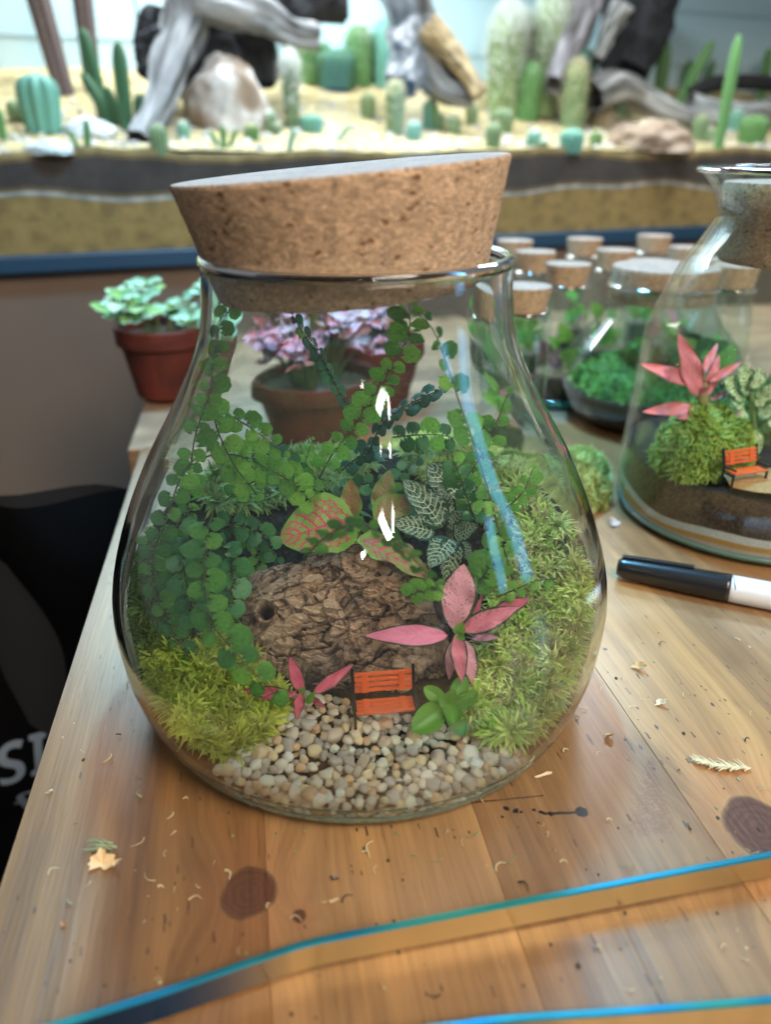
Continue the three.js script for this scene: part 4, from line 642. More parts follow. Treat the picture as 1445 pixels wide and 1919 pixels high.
{
  const z = FX.z + 0.02, t = thing('flask_white_plant', 'plant with pale veined green leaves at the right inside the glass flask', 'plant', onZ(1420, 800, z)), rg = rng(51);
  const m = leafMat(veinCanvas(256, '#5d8a4a', '#e6efcc', 41, 12, 9, 0.6, '#7aa25e'));
  for (const [a, b, c, d, w] of [[1385, 795, 1352, 855, 0.95], [1405, 805, 1425, 850, 0.9], [1400, 740, 1368, 712, 0.9], [1410, 735, 1395, 690, 0.8], [1415, 730, 1430, 690, 0.9], [1420, 750, 1460, 722, 0.9], [1395, 760, 1375, 742, 0.9], [1420, 775, 1460, 765, 0.9], [1415, 760, 1440, 745, 0.8], [1400, 770, 1378, 778, 0.8], [1440, 790, 1470, 800, 0.9]]) leafAt(t, GEO.broad, m, a, b, z - 0.004 + rg() * 0.008, c, d, z + 0.006, w, V((rg() - 0.5) * 0.5, 0.5, 0.85));
  obj('stem', taper([onZ(1408, 730, z), onZ(1412, 780, z), onZ(1416, 850, z - 0.004)].map(p => p.sub(t.position)), 0.0016, 0.002, 10, 8), std([0.16, 0.24, 0.08], 0.6), t);
}
// round jar behind it
const QX = V(0.232, 0, -0.352), QR = spline([0, 0.01, 0.035, 0.06, 0.08, 0.092, 0.105, 0.112], [0.046, 0.0625, 0.0735, 0.068, 0.052, 0.0435, 0.0415, 0.0425]);
{
  const t = thing('round_jar', 'squat round glass jar of moss behind the glass flask', 'jar', QX), ys = []; for (let y = 0.002; y <= 0.112; y += 0.0022) ys.push(y); ys.push(0.112);
  obj('glass_wall', lathe(ys.map(y => [QR(y), y]), 96), smallGlass, t); obj('rim', ringGeo(0.0425, 0.112, 0.0015), aquaGlass, t);
  obj('base', lathe([[0, 0.0008], [0.044, 0.0008], [0.046, 0.0018], [0.046, 0.003], [0, 0.003]].map(p => p), 64), aquaGlass, t);
}
{ const t = thing('round_jar_cork', 'broad cork lid on the squat round moss jar', 'cork', QX.clone().setY(0.1)); const [s, a, b] = corkGeo(0.0395, 0.0412, 0.026, 96, 12); obj('cork_body', mergeGeometries([s, b]), corkMat, t); obj('cork_top', a, corkTop, t); }
{ const t = thing('jar_soil', 'dark soil filling the bottom of the squat round jar', 'soil', QX), [g] = soilSlab([[0.0035, 0.03]], y => QR(y) - 0.0012); obj('soil', g, std([0.25, 0.22, 0.2], 0.95, { map: soilTex }), t); }
mossClump('moss_cushion', 'dense dark green moss filling the squat round jar', V(QX.x, 0.026, QX.z), 0.062, 0.062, 0.022, 1100, 0.008, [[0.16, 0.34, 0.05], [0.22, 0.42, 0.07], [0.10, 0.24, 0.04]], 43, 0);
{ const t = thing('jar_seedling', 'low dark leafy plant above the moss in the squat round jar', 'plant', V(QX.x + 0.02, 0.045, QX.z)), rg = rng(61); for (let i = 0; i < 26; i++) { const o = obj('leaf', GEO.broad2, G[i % 3 ? 'dark' : 'mid'][i % 2], t), q = rg() * 6.28; orient(o, V((rg() - 0.5) * 0.05, rg() * 0.022, (rg() - 0.5) * 0.04), V(Math.cos(q), 0.6, Math.sin(q)), V(0, 0.6, 0.8), 0.012 + rg() * 0.012); } }
// small corked bottles
{
  const BR = spline([0, 0.003, 0.05, 0.074, 0.084, 0.092, 0.098, 0.104], [0.0195, 0.0208, 0.0210, 0.0208, 0.0190, 0.0170, 0.0172, 0.0182]);
  const make = () => { const t = new THREE.Group(), ys = []; for (let y = 0.001; y <= 0.104; y += 0.0025) ys.push(y); ys.push(0.104);
    obj('glass_wall', lathe(ys.map(y => [BR(y), y]), 64), smallGlass, t); obj('lip', ringGeo(0.0182, 0.1035, 0.0014, 0.0016, 64), aquaGlass, t); obj('base', lathe([[0, 0.0006], [0.0192, 0.0006], [0.0202, 0.002], [0.0202, 0.006], [0, 0.0045]], 64), aquaGlass, t); return t; };
  const proto = make();
  const corkProto = new THREE.Group(); { const [s, a, b] = corkGeo(0.0155, 0.0192, 0.02, 64, 6); obj('cork_body', mergeGeometries([s, b]), corkMat, corkProto); obj('cork_top', a, corkTop, corkProto); }
  const soilG = soilSlab([[0.0055, 0.026]], y => BR(y) - 0.001)[0], blackSoil = std([0.03, 0.024, 0.02], 0.95), brownSand = std([0.24, 0.15, 0.08], 0.95), bandG = soilSlab([[0.0262, 0.0285]], y => BR(y) - 0.0011)[0];
  const spots = [[985, 533, 62, 'small corked bottle closest behind the right edge of the large jar'], [1067, 492, 80, 'small corked bottle with black soil, standing in front of the other small bottles'], [1005, 470, 72, 'small corked bottle just left of and behind the bottle with black soil'], [966, 450, 60, 'small corked bottle half hidden behind the big cork stopper'], [1097, 446, 68, 'small corked bottle in the rear row between two nearer corks'], [1157, 467, 70, 'small corked bottle between the squat round jar and the bottle with black soil'], [1228, 440, 68, 'small corked bottle farthest back, against the blue tank rail'], [1222, 488, 76, 'small corked bottle directly behind the broad cork of the squat round jar'], [1330, 484, 66, 'small corked bottle left of the two seen through the glass flask'], [1382, 496, 72, 'small corked bottle right of the two seen through the glass flask'], [1292, 462, 60, 'small corked bottle just left of the neck of the glass flask']];
  const rg = rng(71);
  spots.forEach(([u, v, w, label], i) => {
    const d = ray(u, v), p = EYE.clone().addScaledVector(d, (0.1225 - EYE.y) / d.y); p.y = 0;
    const t = i ? proto.clone() : proto; t.name = numbered('corked_bottle'); t.position.copy(p); t.rotation.y = rg() * 6; scene.add(t); tag(t, label, 'bottle', 'small corked bottles behind the jars');
    const k = i ? corkProto.clone() : corkProto; k.name = numbered('bottle_cork'); k.position.copy(p).setY(0.1015 + 0.001 * rg()); k.rotation.y = rg() * 6; scene.add(k); tag(k, label.replace('small corked bottle', 'cork of the small bottle').split(' ').slice(0, 16).join(' '), 'cork', 'corks of the small bottles');
    const s = thing('bottle_planting', label.replace('small corked bottle', i === 1 ? 'black soil and seedling inside the small bottle' : 'moss and leaves inside the small bottle').split(' ').slice(0, 16).join(' '), 'plant', p, 'plantings in the small bottles');
    obj('soil', soilG, blackSoil, s); obj('sand', bandG, i % 3 ? brownSand : std([0.4, 0.2, 0.15], 0.9), s);
    for (let q = 0; q < 14; q++) { const o = obj('leaf', GEO.broad2, i === 1 && q < 7 ? leafMat(null, { color: lin(0.14, 0.05, 0.08), map: null }) : q === 3 ? pinkC : G[q % 2 ? 'young' : 'mid'][q % 2], s), an = rg() * 6.28; orient(o, V((rg() - 0.5) * 0.02, 0.029 + rg() * (q % 3 ? 0.012 : 0.03), (rg() - 0.5) * 0.02), V(Math.cos(an), 0.7 + rg(), Math.sin(an)), V(0, 0.5, 0.85), 0.010 + rg() * 0.010); }
  });
}
// loose moss on the table behind the jar
{
  const c = onY(985, 955, 0.0), c2 = onY(1092, 915, 0.0), c3 = onY(850, 930, 0);
  mossClump('loose_moss', 'heap of olive green moss on the table behind the large jar', V(c.x, 0, c.z - 0.02), 0.055, 0.04, 0.026, 1300, 0.007, [[0.300, 0.345, 0.090], [0.375, 0.405, 0.120], [0.225, 0.270, 0.060]], 44, 0);
  mossClump('loose_moss', 'round tuft of green moss on the table right of the large jar', V(c2.x, 0, c2.z - 0.01), 0.018, 0.018, 0.020, 420, 0.006, PB, 45, 0);
  mossClump('loose_moss', 'low pale moss on the table seen through the back of the large jar', V(c3.x, 0, c3.z - 0.06), 0.05, 0.03, 0.02, 800, 0.007, [[0.46, 0.52, 0.14], [0.54, 0.56, 0.2]], 46, 0);
}
// terracotta pots with plants
const clay = dataTex(256, 256, (x, y) => { const v = 0.5 + 0.25 * (fbm(x * 10, y * 10, 3, 4) - 0.5); return [v * 1.0, v * 0.50, v * 0.38]; });
const clayMat = std([0.52, 0.38, 0.35], 0.8, { map: clay });
function pot(label, u, vb, r, h) {
  const p = onY(u, vb, 0); p.z -= r * 0.7; const d = ray(u, vb); p.x = EYE.x + d.x / d.z * (p.z - EYE.z); p.y = 0;
  const t = thing('clay_pot', label, 'pot', p);
  obj('pot_body', lathe([[0.001, 0.0015], [r * 0.66, 0.0015], [r * 0.69, 0.003], [r * 0.90, h * 0.76], [r * 0.895, h * 0.77]], 72), clayMat, t);
  obj('pot_rim', lathe([[r * 0.90, h * 0.75], [r * 0.97, h * 0.755], [r * 0.985, h * 0.77], [r, h * 0.98], [r * 0.985, h], [r * 0.93, h], [r * 0.92, h * 0.98], [r * 0.87, h * 0.8]], 72), clayMat, t);
  obj('soil', lathe([[0, h * 0.88], [r * 0.9, h * 0.86]], 48), std([0.05, 0.035, 0.025], 0.95), t);
  return [p, r, h];
}
function potPlant(name, label, [p, r, h], n, mats, geo, size, spread, seed, rise = 0.03) {
  const t = thing(name, label, 'plant', V(p.x, h * 0.88, p.z)), rg = rng(seed);
  const stems = Math.round(n / 6); for (let s = 0; s < stems; s++) { const q = rg() * 6.28, rad = r * spread * Math.sqrt(rg()), top = V(Math.cos(q) * rad, rise * (0.4 + 0.8 * rg()), Math.sin(q) * rad); obj('stem', taper([V(top.x * 0.3, -0.002, top.z * 0.3), V(top.x * 0.6, top.y * 0.6, top.z * 0.6), top], 0.0012, 0.0008, 6, 6), stemMat, t);
    for (let k = 0; k < 6; k++) { const a = k * 1.05 + rg() * 0.6, o = obj('leaf', geo[Math.floor(rg() * geo.length)], mats[Math.floor(rg() * mats.length)], t); orient(o, top.clone().add(V(0, -0.004 * (k % 3), 0)), V(Math.cos(a), 0.25 + 0.5 * rg() - 0.25 * (k % 2), Math.sin(a)), V(0, 0.9, 0.4), size * (0.6 + 0.6 * rg()), 0.9); } }
  return t;
}
const wv3 = leafMat(veinCanvas(128, '#3a6a30', '#a8cfae', 77, 9, 7, 0.8, '#6aa86a'));
const paleLeaf = leafMat(null, { color: lin(0.30, 0.42, 0.24), map: null }), limeLeaf = thinLeaf([0.26, 0.5, 0.1]);
potPlant('pale_leafed_plant', 'plant with pale veined green leaves in the clay pot left of the large jar', pot('terracotta pot left of the large jar', 322, 757, 0.043, 0.066), 60, [wv3, wv3, paleLeaf, limeLeaf], [GEO.broad, GEO.broad2], 0.023, 1.1, 81, 0.034);
const pw = leafMat(spotted(128, 91, '#6a3442', '#b25a70', '#cc909c', '#6a4a50', 20)), pw2 = leafMat(spotted(128, 92, '#7a3a4c', '#c45a70', '#dc94a0', '#5a3a40', 30)), pw3 = leafMat(spotted(128, 93, '#6a4a50', '#bc8a94', '#d4b4b8', '#7a6a6a', 20));
potPlant('pink_leafed_plant', 'bushy plant with pink and white leaves in the clay pot seen through the large jar', pot('terracotta pot seen through the upper part of the large jar', 590, 852, 0.052, 0.056), 240, [pw, pw2, pw3, pw], [GEO.lance2, GEO.broad2, GEO.broad2], 0.017, 1.05, 82, 0.06);
potPlant('pink_leafed_plant', 'pink leafed plant in the farther clay pot behind the first one', pot('terracotta pot standing farther back, right of the first', 690, 775, 0.056, 0.062), 180, [pw2, pw, pw3], [GEO.lance2, GEO.broad2], 0.018, 1.0, 83, 0.06);
// ------------------------------------------------------------------ long glass tank of cacti at the back, turned a little
const TA = V(-0.46, 0, -0.694), TURN = THREE.MathUtils.degToRad(22), TE = V(Math.cos(TURN), 0, -Math.sin(TURN)), TN = V(-Math.sin(TURN), 0, -Math.cos(TURN));
const toTank = p => { const d = p.clone().sub(TA); return [d.dot(TE), d.dot(TN)]; }, fromTank = (s, t, y) => TA.clone().addScaledVector(TE, s).addScaledVector(TN, t).setY(y);
const S0 = -0.5, S1 = 1.75, TD = 0.46;
const sandH = (s, t) => 0.205 + 0.12 * t + 0.32 * t * t + 0.012 * (fbm(s * 6, t * 6, 3, 2) - 0.5) + 0.003 * (noise(s * 60, t * 60, 1) - 0.5);
function onSand(u, v) { const d = ray(u, v); for (let q = 0.6; q < 2.6; q += 0.002) { const p = EYE.clone().addScaledVector(d, q), [s, t] = toTank(p); if (t > 0.012 && p.y < sandH(s, t)) return p; if (t > TD - 0.03) return fromTank(s, TD - 0.03, sandH(s, TD - 0.03)); } }
{
  const t = thing('cactus_tank', 'long glass tank of sand and cacti with a blue bottom rail at the back', 'tank', TA); t.rotation.y = TURN;
  const L = S1 - S0, C = (S0 + S1) / 2;
  const wave = (s, y) => y < 0.1 ? 0 : y > 0.19 ? sandH(s, 0) - 0.205 + 0.004 * Math.sin(s * 18) : 0.004 * Math.sin(s * 14 + 1) + 0.003 * Math.sin(s * 33);
  const strip = (y0, y1, z, dep = 0.02) => mergeGeometries([grid(160, 1, (a, b) => { const s = lerp(S0, S1, a); return V(s, b ? y1 + wave(s, y1) : y0 + wave(s, y0), z); }, null, (a, b) => [a * L * 8, lerp(y0, y1, b) * 8]), grid(160, 1, (a, b) => { const s = lerp(S0, S1, a); return V(s, y1 + wave(s, y1), z - b * dep); }, null, (a, b) => [a * L * 8, b])]);
  const gt = dataTex(512, 512, (x, y) => { const g = 0.8 + 0.3 * (noise(x * 200, y * 200, 3) - 0.5) + 0.3 * (fbm(x * 8, y * 8, 5, 4) - 0.5); return [g, g, g]; });
  obj('lower_sand', strip(0.090, 0.152, -0.006), std([0.40, 0.255, 0.085], 0.95, { map: gt }), t);
  obj('pale_sand_line', strip(0.152, 0.157, -0.0055), std([0.55, 0.52, 0.46], 0.95, { map: gt }), t);
  obj('dark_soil', strip(0.162, 0.194, -0.006), std([0.082, 0.062, 0.052], 0.95, { map: gt }), t);
  obj('brown_sand_line', strip(0.157, 0.162, -0.0058), std([0.22, 0.14, 0.06], 0.95, { map: gt }), t);
  obj('amber_sand_line', strip(0.194, 0.199, -0.0058), std([0.26, 0.17, 0.07], 0.95, { map: gt }), t);
  obj('yellow_sand_line', strip(0.199, 0.205, -0.0055), std([0.50, 0.36, 0.16], 0.95, { map: gt }), t);
  obj('sand', grid(150, 30, (a, b) => { const s = lerp(S0, S1, a), q = lerp(0.006, TD, b); return V(s, sandH(s, q), -q); }, null, (a, b) => [a * 12, b * 3]), std([0.74, 0.57, 0.29], 0.95, { map: gt }), t);
  obj('bottom_rail', new RoundedBoxGeometry(L, 0.022, 0.012, 3, 0.003).translate(C, 0.081, 0.0), std([0.012, 0.045, 0.08], 0.4), t);
  obj('front_pane', new THREE.BoxGeometry(L, 0.66, 0.004).translate(C, 0.421, 0.0), glassThin([0.985, 0.995, 0.99], { specularIntensity: 0.3 }), t);
  const pan = std([0.52, 0.70, 0.76], 0.5);
  obj('added_spill_shield', new RoundedBoxGeometry(L, 0.27, 0.012, 2, 0.003).translate(C, 0.70, 0.012), std([0.03, 0.035, 0.04], 0.5), t);  // added above the view to keep tank lamp light off the table
  for (let k = 0; k < 3; k++) obj('back_panel', new THREE.BoxGeometry(L / 3 - 0.004, 0.62, 0.008).translate(S0 + (k + 0.5) * L / 3, 0.50, -TD - 0.004), pan, t);
  for (const y of [0.372, 0.47]) obj('panel_groove', new THREE.BoxGeometry(L, 0.002, 0.002).translate(C, y, -TD + 0.0008), std([0.35, 0.46, 0.5], 0.6), t);
  for (const s of [0.44, 1.17]) obj('back_post', new THREE.BoxGeometry(0.026, 0.62, 0.012).translate(s, 0.5, -TD + 0.008), std([0.48, 0.62, 0.68], 0.5), t);
  obj('stand', new RoundedBoxGeometry(L, 0.82, 0.5, 2, 0.004).translate(C, -0.342, -0.262), std([1, 1, 1], 0.8, { map: dataTex(512, 512, (x, y) => { const v = 0.44 + 0.10 * (fbm(x * 14, y * 2, 2, 3) - 0.5) + 0.12 * (fbm(x * 3, y * 3, 7, 3) - 0.5); return [v * 1.06, v * 0.88, v * 0.74]; }) }), t);
}
const gravelRng = rng(301);
{ // loose pale gravel scattered over the sand
  const g = new THREE.IcosahedronGeometry(1, 1), n = 900, inst = new THREE.InstancedMesh(g, std([1, 1, 1], 0.8), n); inst.name = 'gravel';
  for (let i = 0; i < n; i++) { const s = lerp(-0.1, 1.3, gravelRng()), t = lerp(0.015, 0.32, gravelRng() ** 1.3), k = 0.002 + 0.005 * gravelRng() ** 2; inst.setMatrixAt(i, new THREE.Matrix4().compose(fromTank(s, t, sandH(s, t)), new THREE.Quaternion().setFromEuler(new THREE.Euler(gravelRng() * 6, gravelRng() * 6, 0)), V(k, k * 0.7, k * 0.9))); const c = gravelRng(); inst.setColorAt(i, c < 0.5 ? lin(0.55, 0.52, 0.50) : c < 0.75 ? lin(0.35, 0.33, 0.36) : lin(0.7, 0.6, 0.45)); }
  scene.add(inst); tag(inst, 'pale and grey gravel strewn over the sand in the cactus tank', 'gravel', null, 'stuff');
}
function ribbed(h, r, ribs, depth, taperTop = 0.85, lean = 0) {
  return grid(ribs * 6, 22, (a, b) => { const q = a * 2 * Math.PI, cap = b > 0.7 ? Math.sqrt(Math.max(0, 1 - ((b - 0.7) / 0.3) ** 2)) : lerp(taperTop, 1, Math.min(1, b / 0.55)), rd = r * Math.max(cap, 0.01) * (1 + depth * Math.cos(q * ribs)); return V(Math.cos(q) * rd + lean * b * h, b * h, Math.sin(q) * rd); });
}
function spineGeo(h, r, n, len, seed, lean = 0, lo = 0.05) {
  const rg = rng(seed), pos = [], idx = [];
  for (let i = 0; i < n; i++) { const b = lo + (1 - lo) * Math.sqrt(rg()) , q = rg() * 6.283, cap = b > 0.7 ? Math.sqrt(Math.max(0, 1 - ((b - 0.7) / 0.3) ** 2)) : 1, x = Math.cos(q) * r * cap, z = Math.sin(q) * r * cap, up = b > 0.7 ? (b - 0.6) * 2.2 : 0.1, d = V(Math.cos(q) * (1.05 - (b > 0.7 ? (b - 0.7) * 2.5 : 0)) + (rg() - 0.5) * 0.7, up + (rg() - 0.5) * 0.7, Math.sin(q) + (rg() - 0.5) * 0.7).normalize(), c = pos.length / 3, w = len * 0.075, L = len * (0.6 + 0.8 * rg());
    pos.push(x + lean * b * h - Math.sin(q) * w, b * h, z + Math.cos(q) * w, x + lean * b * h + Math.sin(q) * w, b * h, z - Math.cos(q) * w, x + lean * b * h + d.x * L, b * h + d.y * L, z + d.z * L); idx.push(c, c + 1, c + 2); }
  const g = new THREE.BufferGeometry(); g.setAttribute('position', new THREE.Float32BufferAttribute(pos, 3)); g.setIndex(idx); g.computeVertexNormals(); return g;
}
const white = std([0.9, 0.92, 0.9], 0.8), cream = std([0.82, 0.76, 0.58], 0.8), greens = { teal: std([0.13, 0.32, 0.24], 0.6), green: std([0.09, 0.21, 0.06], 0.6), dark: std([0.03, 0.10, 0.04], 0.6), grey: std([0.17, 0.25, 0.12], 0.7), pale: std([0.24, 0.32, 0.14], 0.7), brown: std([0.12, 0.085, 0.085], 0.8) };
let cactusSeed = 500;
function cactus(name, label, stems, group) {   // stems: [u, v of the base, height and width in pixels, colour, ribs, spines, their length, colour of spines, lean]
  const p0 = onSand(stems[0][0], stems[0][1]), t = thing(name, label, 'cactus', p0, group);
  for (const [u, v, hp, wp, col, ribs, ns, sl, sc, lean = 0] of stems) {
    const p = onSand(u, v), dep = p.clone().sub(EYE).dot(FW), m = dep / F, h = hp * m, r = wp * m / 2;
    const st = obj('stem', ribbed(h, r, ribs, ribs > 14 ? 0.06 : 0.12, 0.82, lean), greens[col], t); st.position.copy(p).sub(p0).add(V(0, -0.003, 0));
    if (ns) { const s = obj('spines', spineGeo(h, r, ns, sl * m, ++cactusSeed, lean), sc === 'c' ? cream : white, st); tag(s, null, null, null, 'stuff'); }
  }
  return t;
}
cactus('barrel_cactus', 'pale striped barrel cactus at the left end of the tank', [[83, 246, 100, 70, 'teal', 9, 160, 6, 'w']]);
cactus('tall_cactus', 'tall brown columnar cactus standing left of the driftwood, cut by the top', [[122, 176, 330, 40, 'brown', 7, 200, 8, 'w', -0.14], [176, 172, 330, 34, 'brown', 7, 160, 8, 'w', 0.02]]);
cactus('finger_cactus', 'cluster of dark green finger cacti left of the driftwood', [[196, 222, 150, 26, 'dark', 6, 0, 0, 'w', -0.12], [238, 246, 150, 26, 'dark', 6, 0, 0, 'w', 0.02], [212, 232, 90, 22, 'dark', 6, 0, 0, 'w', -0.5], [224, 236, 70, 16, 'dark', 6, 0, 0, 'w', -0.2], [262, 238, 60, 22, 'dark', 6, 0, 0, 'w', 0.1]]);
cactus('small_cactus', 'small fuzzy green cactus in front of the grey driftwood leg', [[300, 288, 54, 32, 'grey', 12, 150, 6, 'c']]);
cactus('column_cactus', 'group of green columns and pads behind the fuzzy cactus at the middle left', [[575, 118, 95, 44, 'green', 10, 500, 12, 'w'], [545, 110, 95, 20, 'green', 8, 60, 5, 'w'], [610, 130, 70, 24, 'green', 9, 80, 6, 'w'], [672, 108, 100, 46, 'green', 10, 500, 12, 'w'], [640, 108, 60, 24, 'green', 9, 90, 6, 'w']]);
cactus('cushion_cactus', 'dark clump of small cacti with pale dots below the green columns', [[628, 164, 66, 76, 'dark', 16, 300, 4, 'w'], [606, 160, 40, 34, 'dark', 12, 90, 4, 'w'], [652, 162, 44, 34, 'dark', 12, 90, 4, 'w']]);
cactus('striped_cactus', 'teal striped column cactus beside the pale central driftwood', [[722, 158, 114, 54, 'teal', 8, 120, 7, 'w', 0.05]]);
cactus('woolly_cactus', 'slim woolly column cactus above the left half of the cork stopper', [[548, 238, 122, 30, 'grey', 16, 1500, 16, 'w']]);
cactus('round_cactus', 'short woolly cactus standing right above the middle of the cork stopper', [[740, 250, 88, 34, 'grey', 16, 600, 12, 'c']]);
cactus('old_man_cactus', 'big cluster of white haired column cacti, tallest in the right half of the tank', [[942, 214, 176, 66, 'pale', 18, 2200, 18, 'w', 0.02], [1012, 216, 205, 66, 'pale', 18, 2400, 18, 'w', 0.06], [984, 224, 100, 54, 'green', 16, 260, 8, 'w'], [968, 205, 160, 36, 'grey', 14, 320, 12, 'w', 0.05]]);
cactus('pale_spined_cactus', 'yellow spined column cactus just right of the white haired cluster', [[1072, 240, 110, 46, 'grey', 16, 900, 14, 'c'], [1084, 190, 90, 54, 'teal', 16, 420, 9, 'c']]);
cactus('ball_cactus', 'small pale ball cactus in front of the yellow spined column', [[1070, 284, 42, 42, 'teal', 14, 200, 5, 'w']]);
cactus('ball_cactus', 'round green ball cactus at the right edge of the tank', [[1408, 268, 50, 48, 'green', 14, 240, 6, 'c']]);
cactus('small_cactus', 'small cream spined cactus low between cork stopper and white haired cluster', [[924, 276, 44, 28, 'grey', 12, 200, 7, 'c'], [940, 246, 40, 40, 'grey', 14, 220, 7, 'w']]);
cactus('finger_cactus', 'bright green finger cacti near the dark branch at the right of the tank', [[1232, 208, 118, 22, 'green', 6, 0, 0, 'w'], [1256, 222, 130, 20, 'green', 6, 0, 0, 'w', 0.45], [1290, 140, 60, 15, 'green', 6, 0, 0, 'w'], [1346, 280, 190, 20, 'green', 6, 0, 0, 'w', 0.02], [1322, 170, 62, 13, 'green', 6, 0, 0, 'w', 0.1], [1425, 190, 90, 18, 'green', 6, 0, 0, 'w']]);
cactus('small_cactus', 'low teal cactus with thin arms left of the round woolly cactus', [[584, 246, 32, 40, 'teal', 12, 120, 6, 'w'], [630, 262, 30, 10, 'teal', 6, 20, 4, 'w', 0.9], [540, 284, 44, 10, 'teal', 6, 20, 4, 'w', 0.3]]);
cactus('small_cactus', 'tiny green sprouts on the sand below the brown rock', [[420, 278, 44, 12, 'green', 6, 40, 6, 'w'], [428, 276, 36, 10, 'green', 6, 30, 6, 'w', 0.5], [412, 276, 34, 10, 'green', 6, 30, 6, 'w', -0.5]]);
cactus('small_cactus', 'thin green sprouts among white stones at the left of the tank', [[164, 284, 60, 12, 'green', 6, 30, 5, 'w', 0.1], [150, 282, 40, 10, 'green', 6, 30, 5, 'w', -0.4], [6, 262, 60, 16, 'green', 6, 30, 5, 'w']]);
{ // more small cacti, each where the sand is open
  const rg = rng(808); const spots = [[30, 228, 40, 26], [345, 262, 34, 22], [472, 262, 30, 26], [508, 250, 40, 20], [690, 222, 46, 26], [776, 262, 34, 26], [806, 240, 52, 26], [850, 252, 36, 24], [884, 236, 40, 22], [1000, 276, 32, 26], [1116, 276, 30, 22], [1166, 216, 48, 24], [1310, 262, 44, 26], [1376, 246, 40, 24]];
  const where = ['at the far left', 'just right of the grey root', 'below the craggy rock', 'left of the slim woolly one', 'left of the short woolly one', 'right of the short woolly one', 'behind the right half of the stopper', 'in the sand near the split wood', 'left of the tall white cluster', 'before the white haired cluster', 'near the brown rock ridge', 'behind the brown rock ridge', 'left of the tall thin finger', 'left of the round green ball'];
  spots.forEach(([u, v, h, w], i) => cactus('small_cactus', `small pale cactus in the tank, ${where[i]}`, [[u, v, h, w, ['grey', 'teal', 'green', 'grey'][i % 4], 12, 220, 8, i % 2 ? 'w' : 'c'], ...(i % 3 ? [] : [[u + w * 0.7, v + 3, h * 0.6, w * 0.7, 'grey', 10, 120, 7, 'w']])], 'small cacti dotted over the tank sand'));
}
// rocks
function rock(label, u, v, wp, hp, col, seed, jag = 0.5) {
  const p = onSand(u, v), m = p.clone().sub(EYE).dot(FW) / F, g = mergeVertices(new THREE.IcosahedronGeometry(1, 12).deleteAttribute('uv').deleteAttribute('normal')), q = g.attributes.position, c = [];
  for (let i = 0; i < q.count; i++) { const x = q.getX(i), y = q.getY(i), z = q.getZ(i), [f1, f2, id] = worley(x * 2 + seed, y * 2 + 9, z * 2 + 5, false), k = 0.7 + jag * 0.5 * (f1 - 0.3) + 0.5 * jag * (fbm(x * 3 + seed, y * 3 + 9, z * 3 + 9, 4) - 0.3); q.setXYZ(i, x * k * wp * m / 1.7, Math.max(-0.15, y) * k * hp * m * 1.1, z * k * wp * m / 2.2); const w = 0.55 + 0.9 * fbm(x * 4 + seed, y * 4, z * 4 + 7, 4); const mx = sstep(0.36, 0.62, fbm(x * 2.6 + seed, y * 2.6 + 3, z * 2.6 + 3, 5)); c.push(...col[0].map((t, j) => lerp(col[1][j], t, mx) * w)); }
  g.setAttribute('color', new THREE.Float32BufferAttribute(c, 3)); g.computeVertexNormals();
  const o = obj('rock', g, new THREE.MeshStandardMaterial({ vertexColors: true, roughness: 0.9 }), scene); o.position.copy(p); return tag(o, label, 'rock');
}
rock('craggy white and brown rock leaning below the black hollow of the driftwood', 430, 232, 160, 118, [[0.62, 0.55, 0.52], [0.26, 0.18, 0.13]], 3);
rock('flat white stone at the foot of the finger cacti in the tank', 168, 252, 110, 34, [[0.66, 0.70, 0.74], [0.48, 0.50, 0.54]], 7, 0.3);
rock('low white stone at the left end of the tank', 92, 286, 100, 26, [[0.66, 0.70, 0.72], [0.4, 0.46, 0.44]], 11, 0.3);
rock('brown rock ridge in front of the finger cacti at the right of the tank', 1216, 276, 175, 52, [[0.24, 0.16, 0.11], [0.36, 0.27, 0.2]], 15, 0.5);
rock('pale pinkish rock behind the yellow spined cactus', 1132, 196, 80, 48, [[0.56, 0.48, 0.44], [0.40, 0.3, 0.24]], 19, 0.4);
rock('brown block of stone between the yellow spined cactus and the grey root', 1128, 236, 60, 44, [[0.2, 0.15, 0.1], [0.28, 0.22, 0.14]], 23, 0.4);
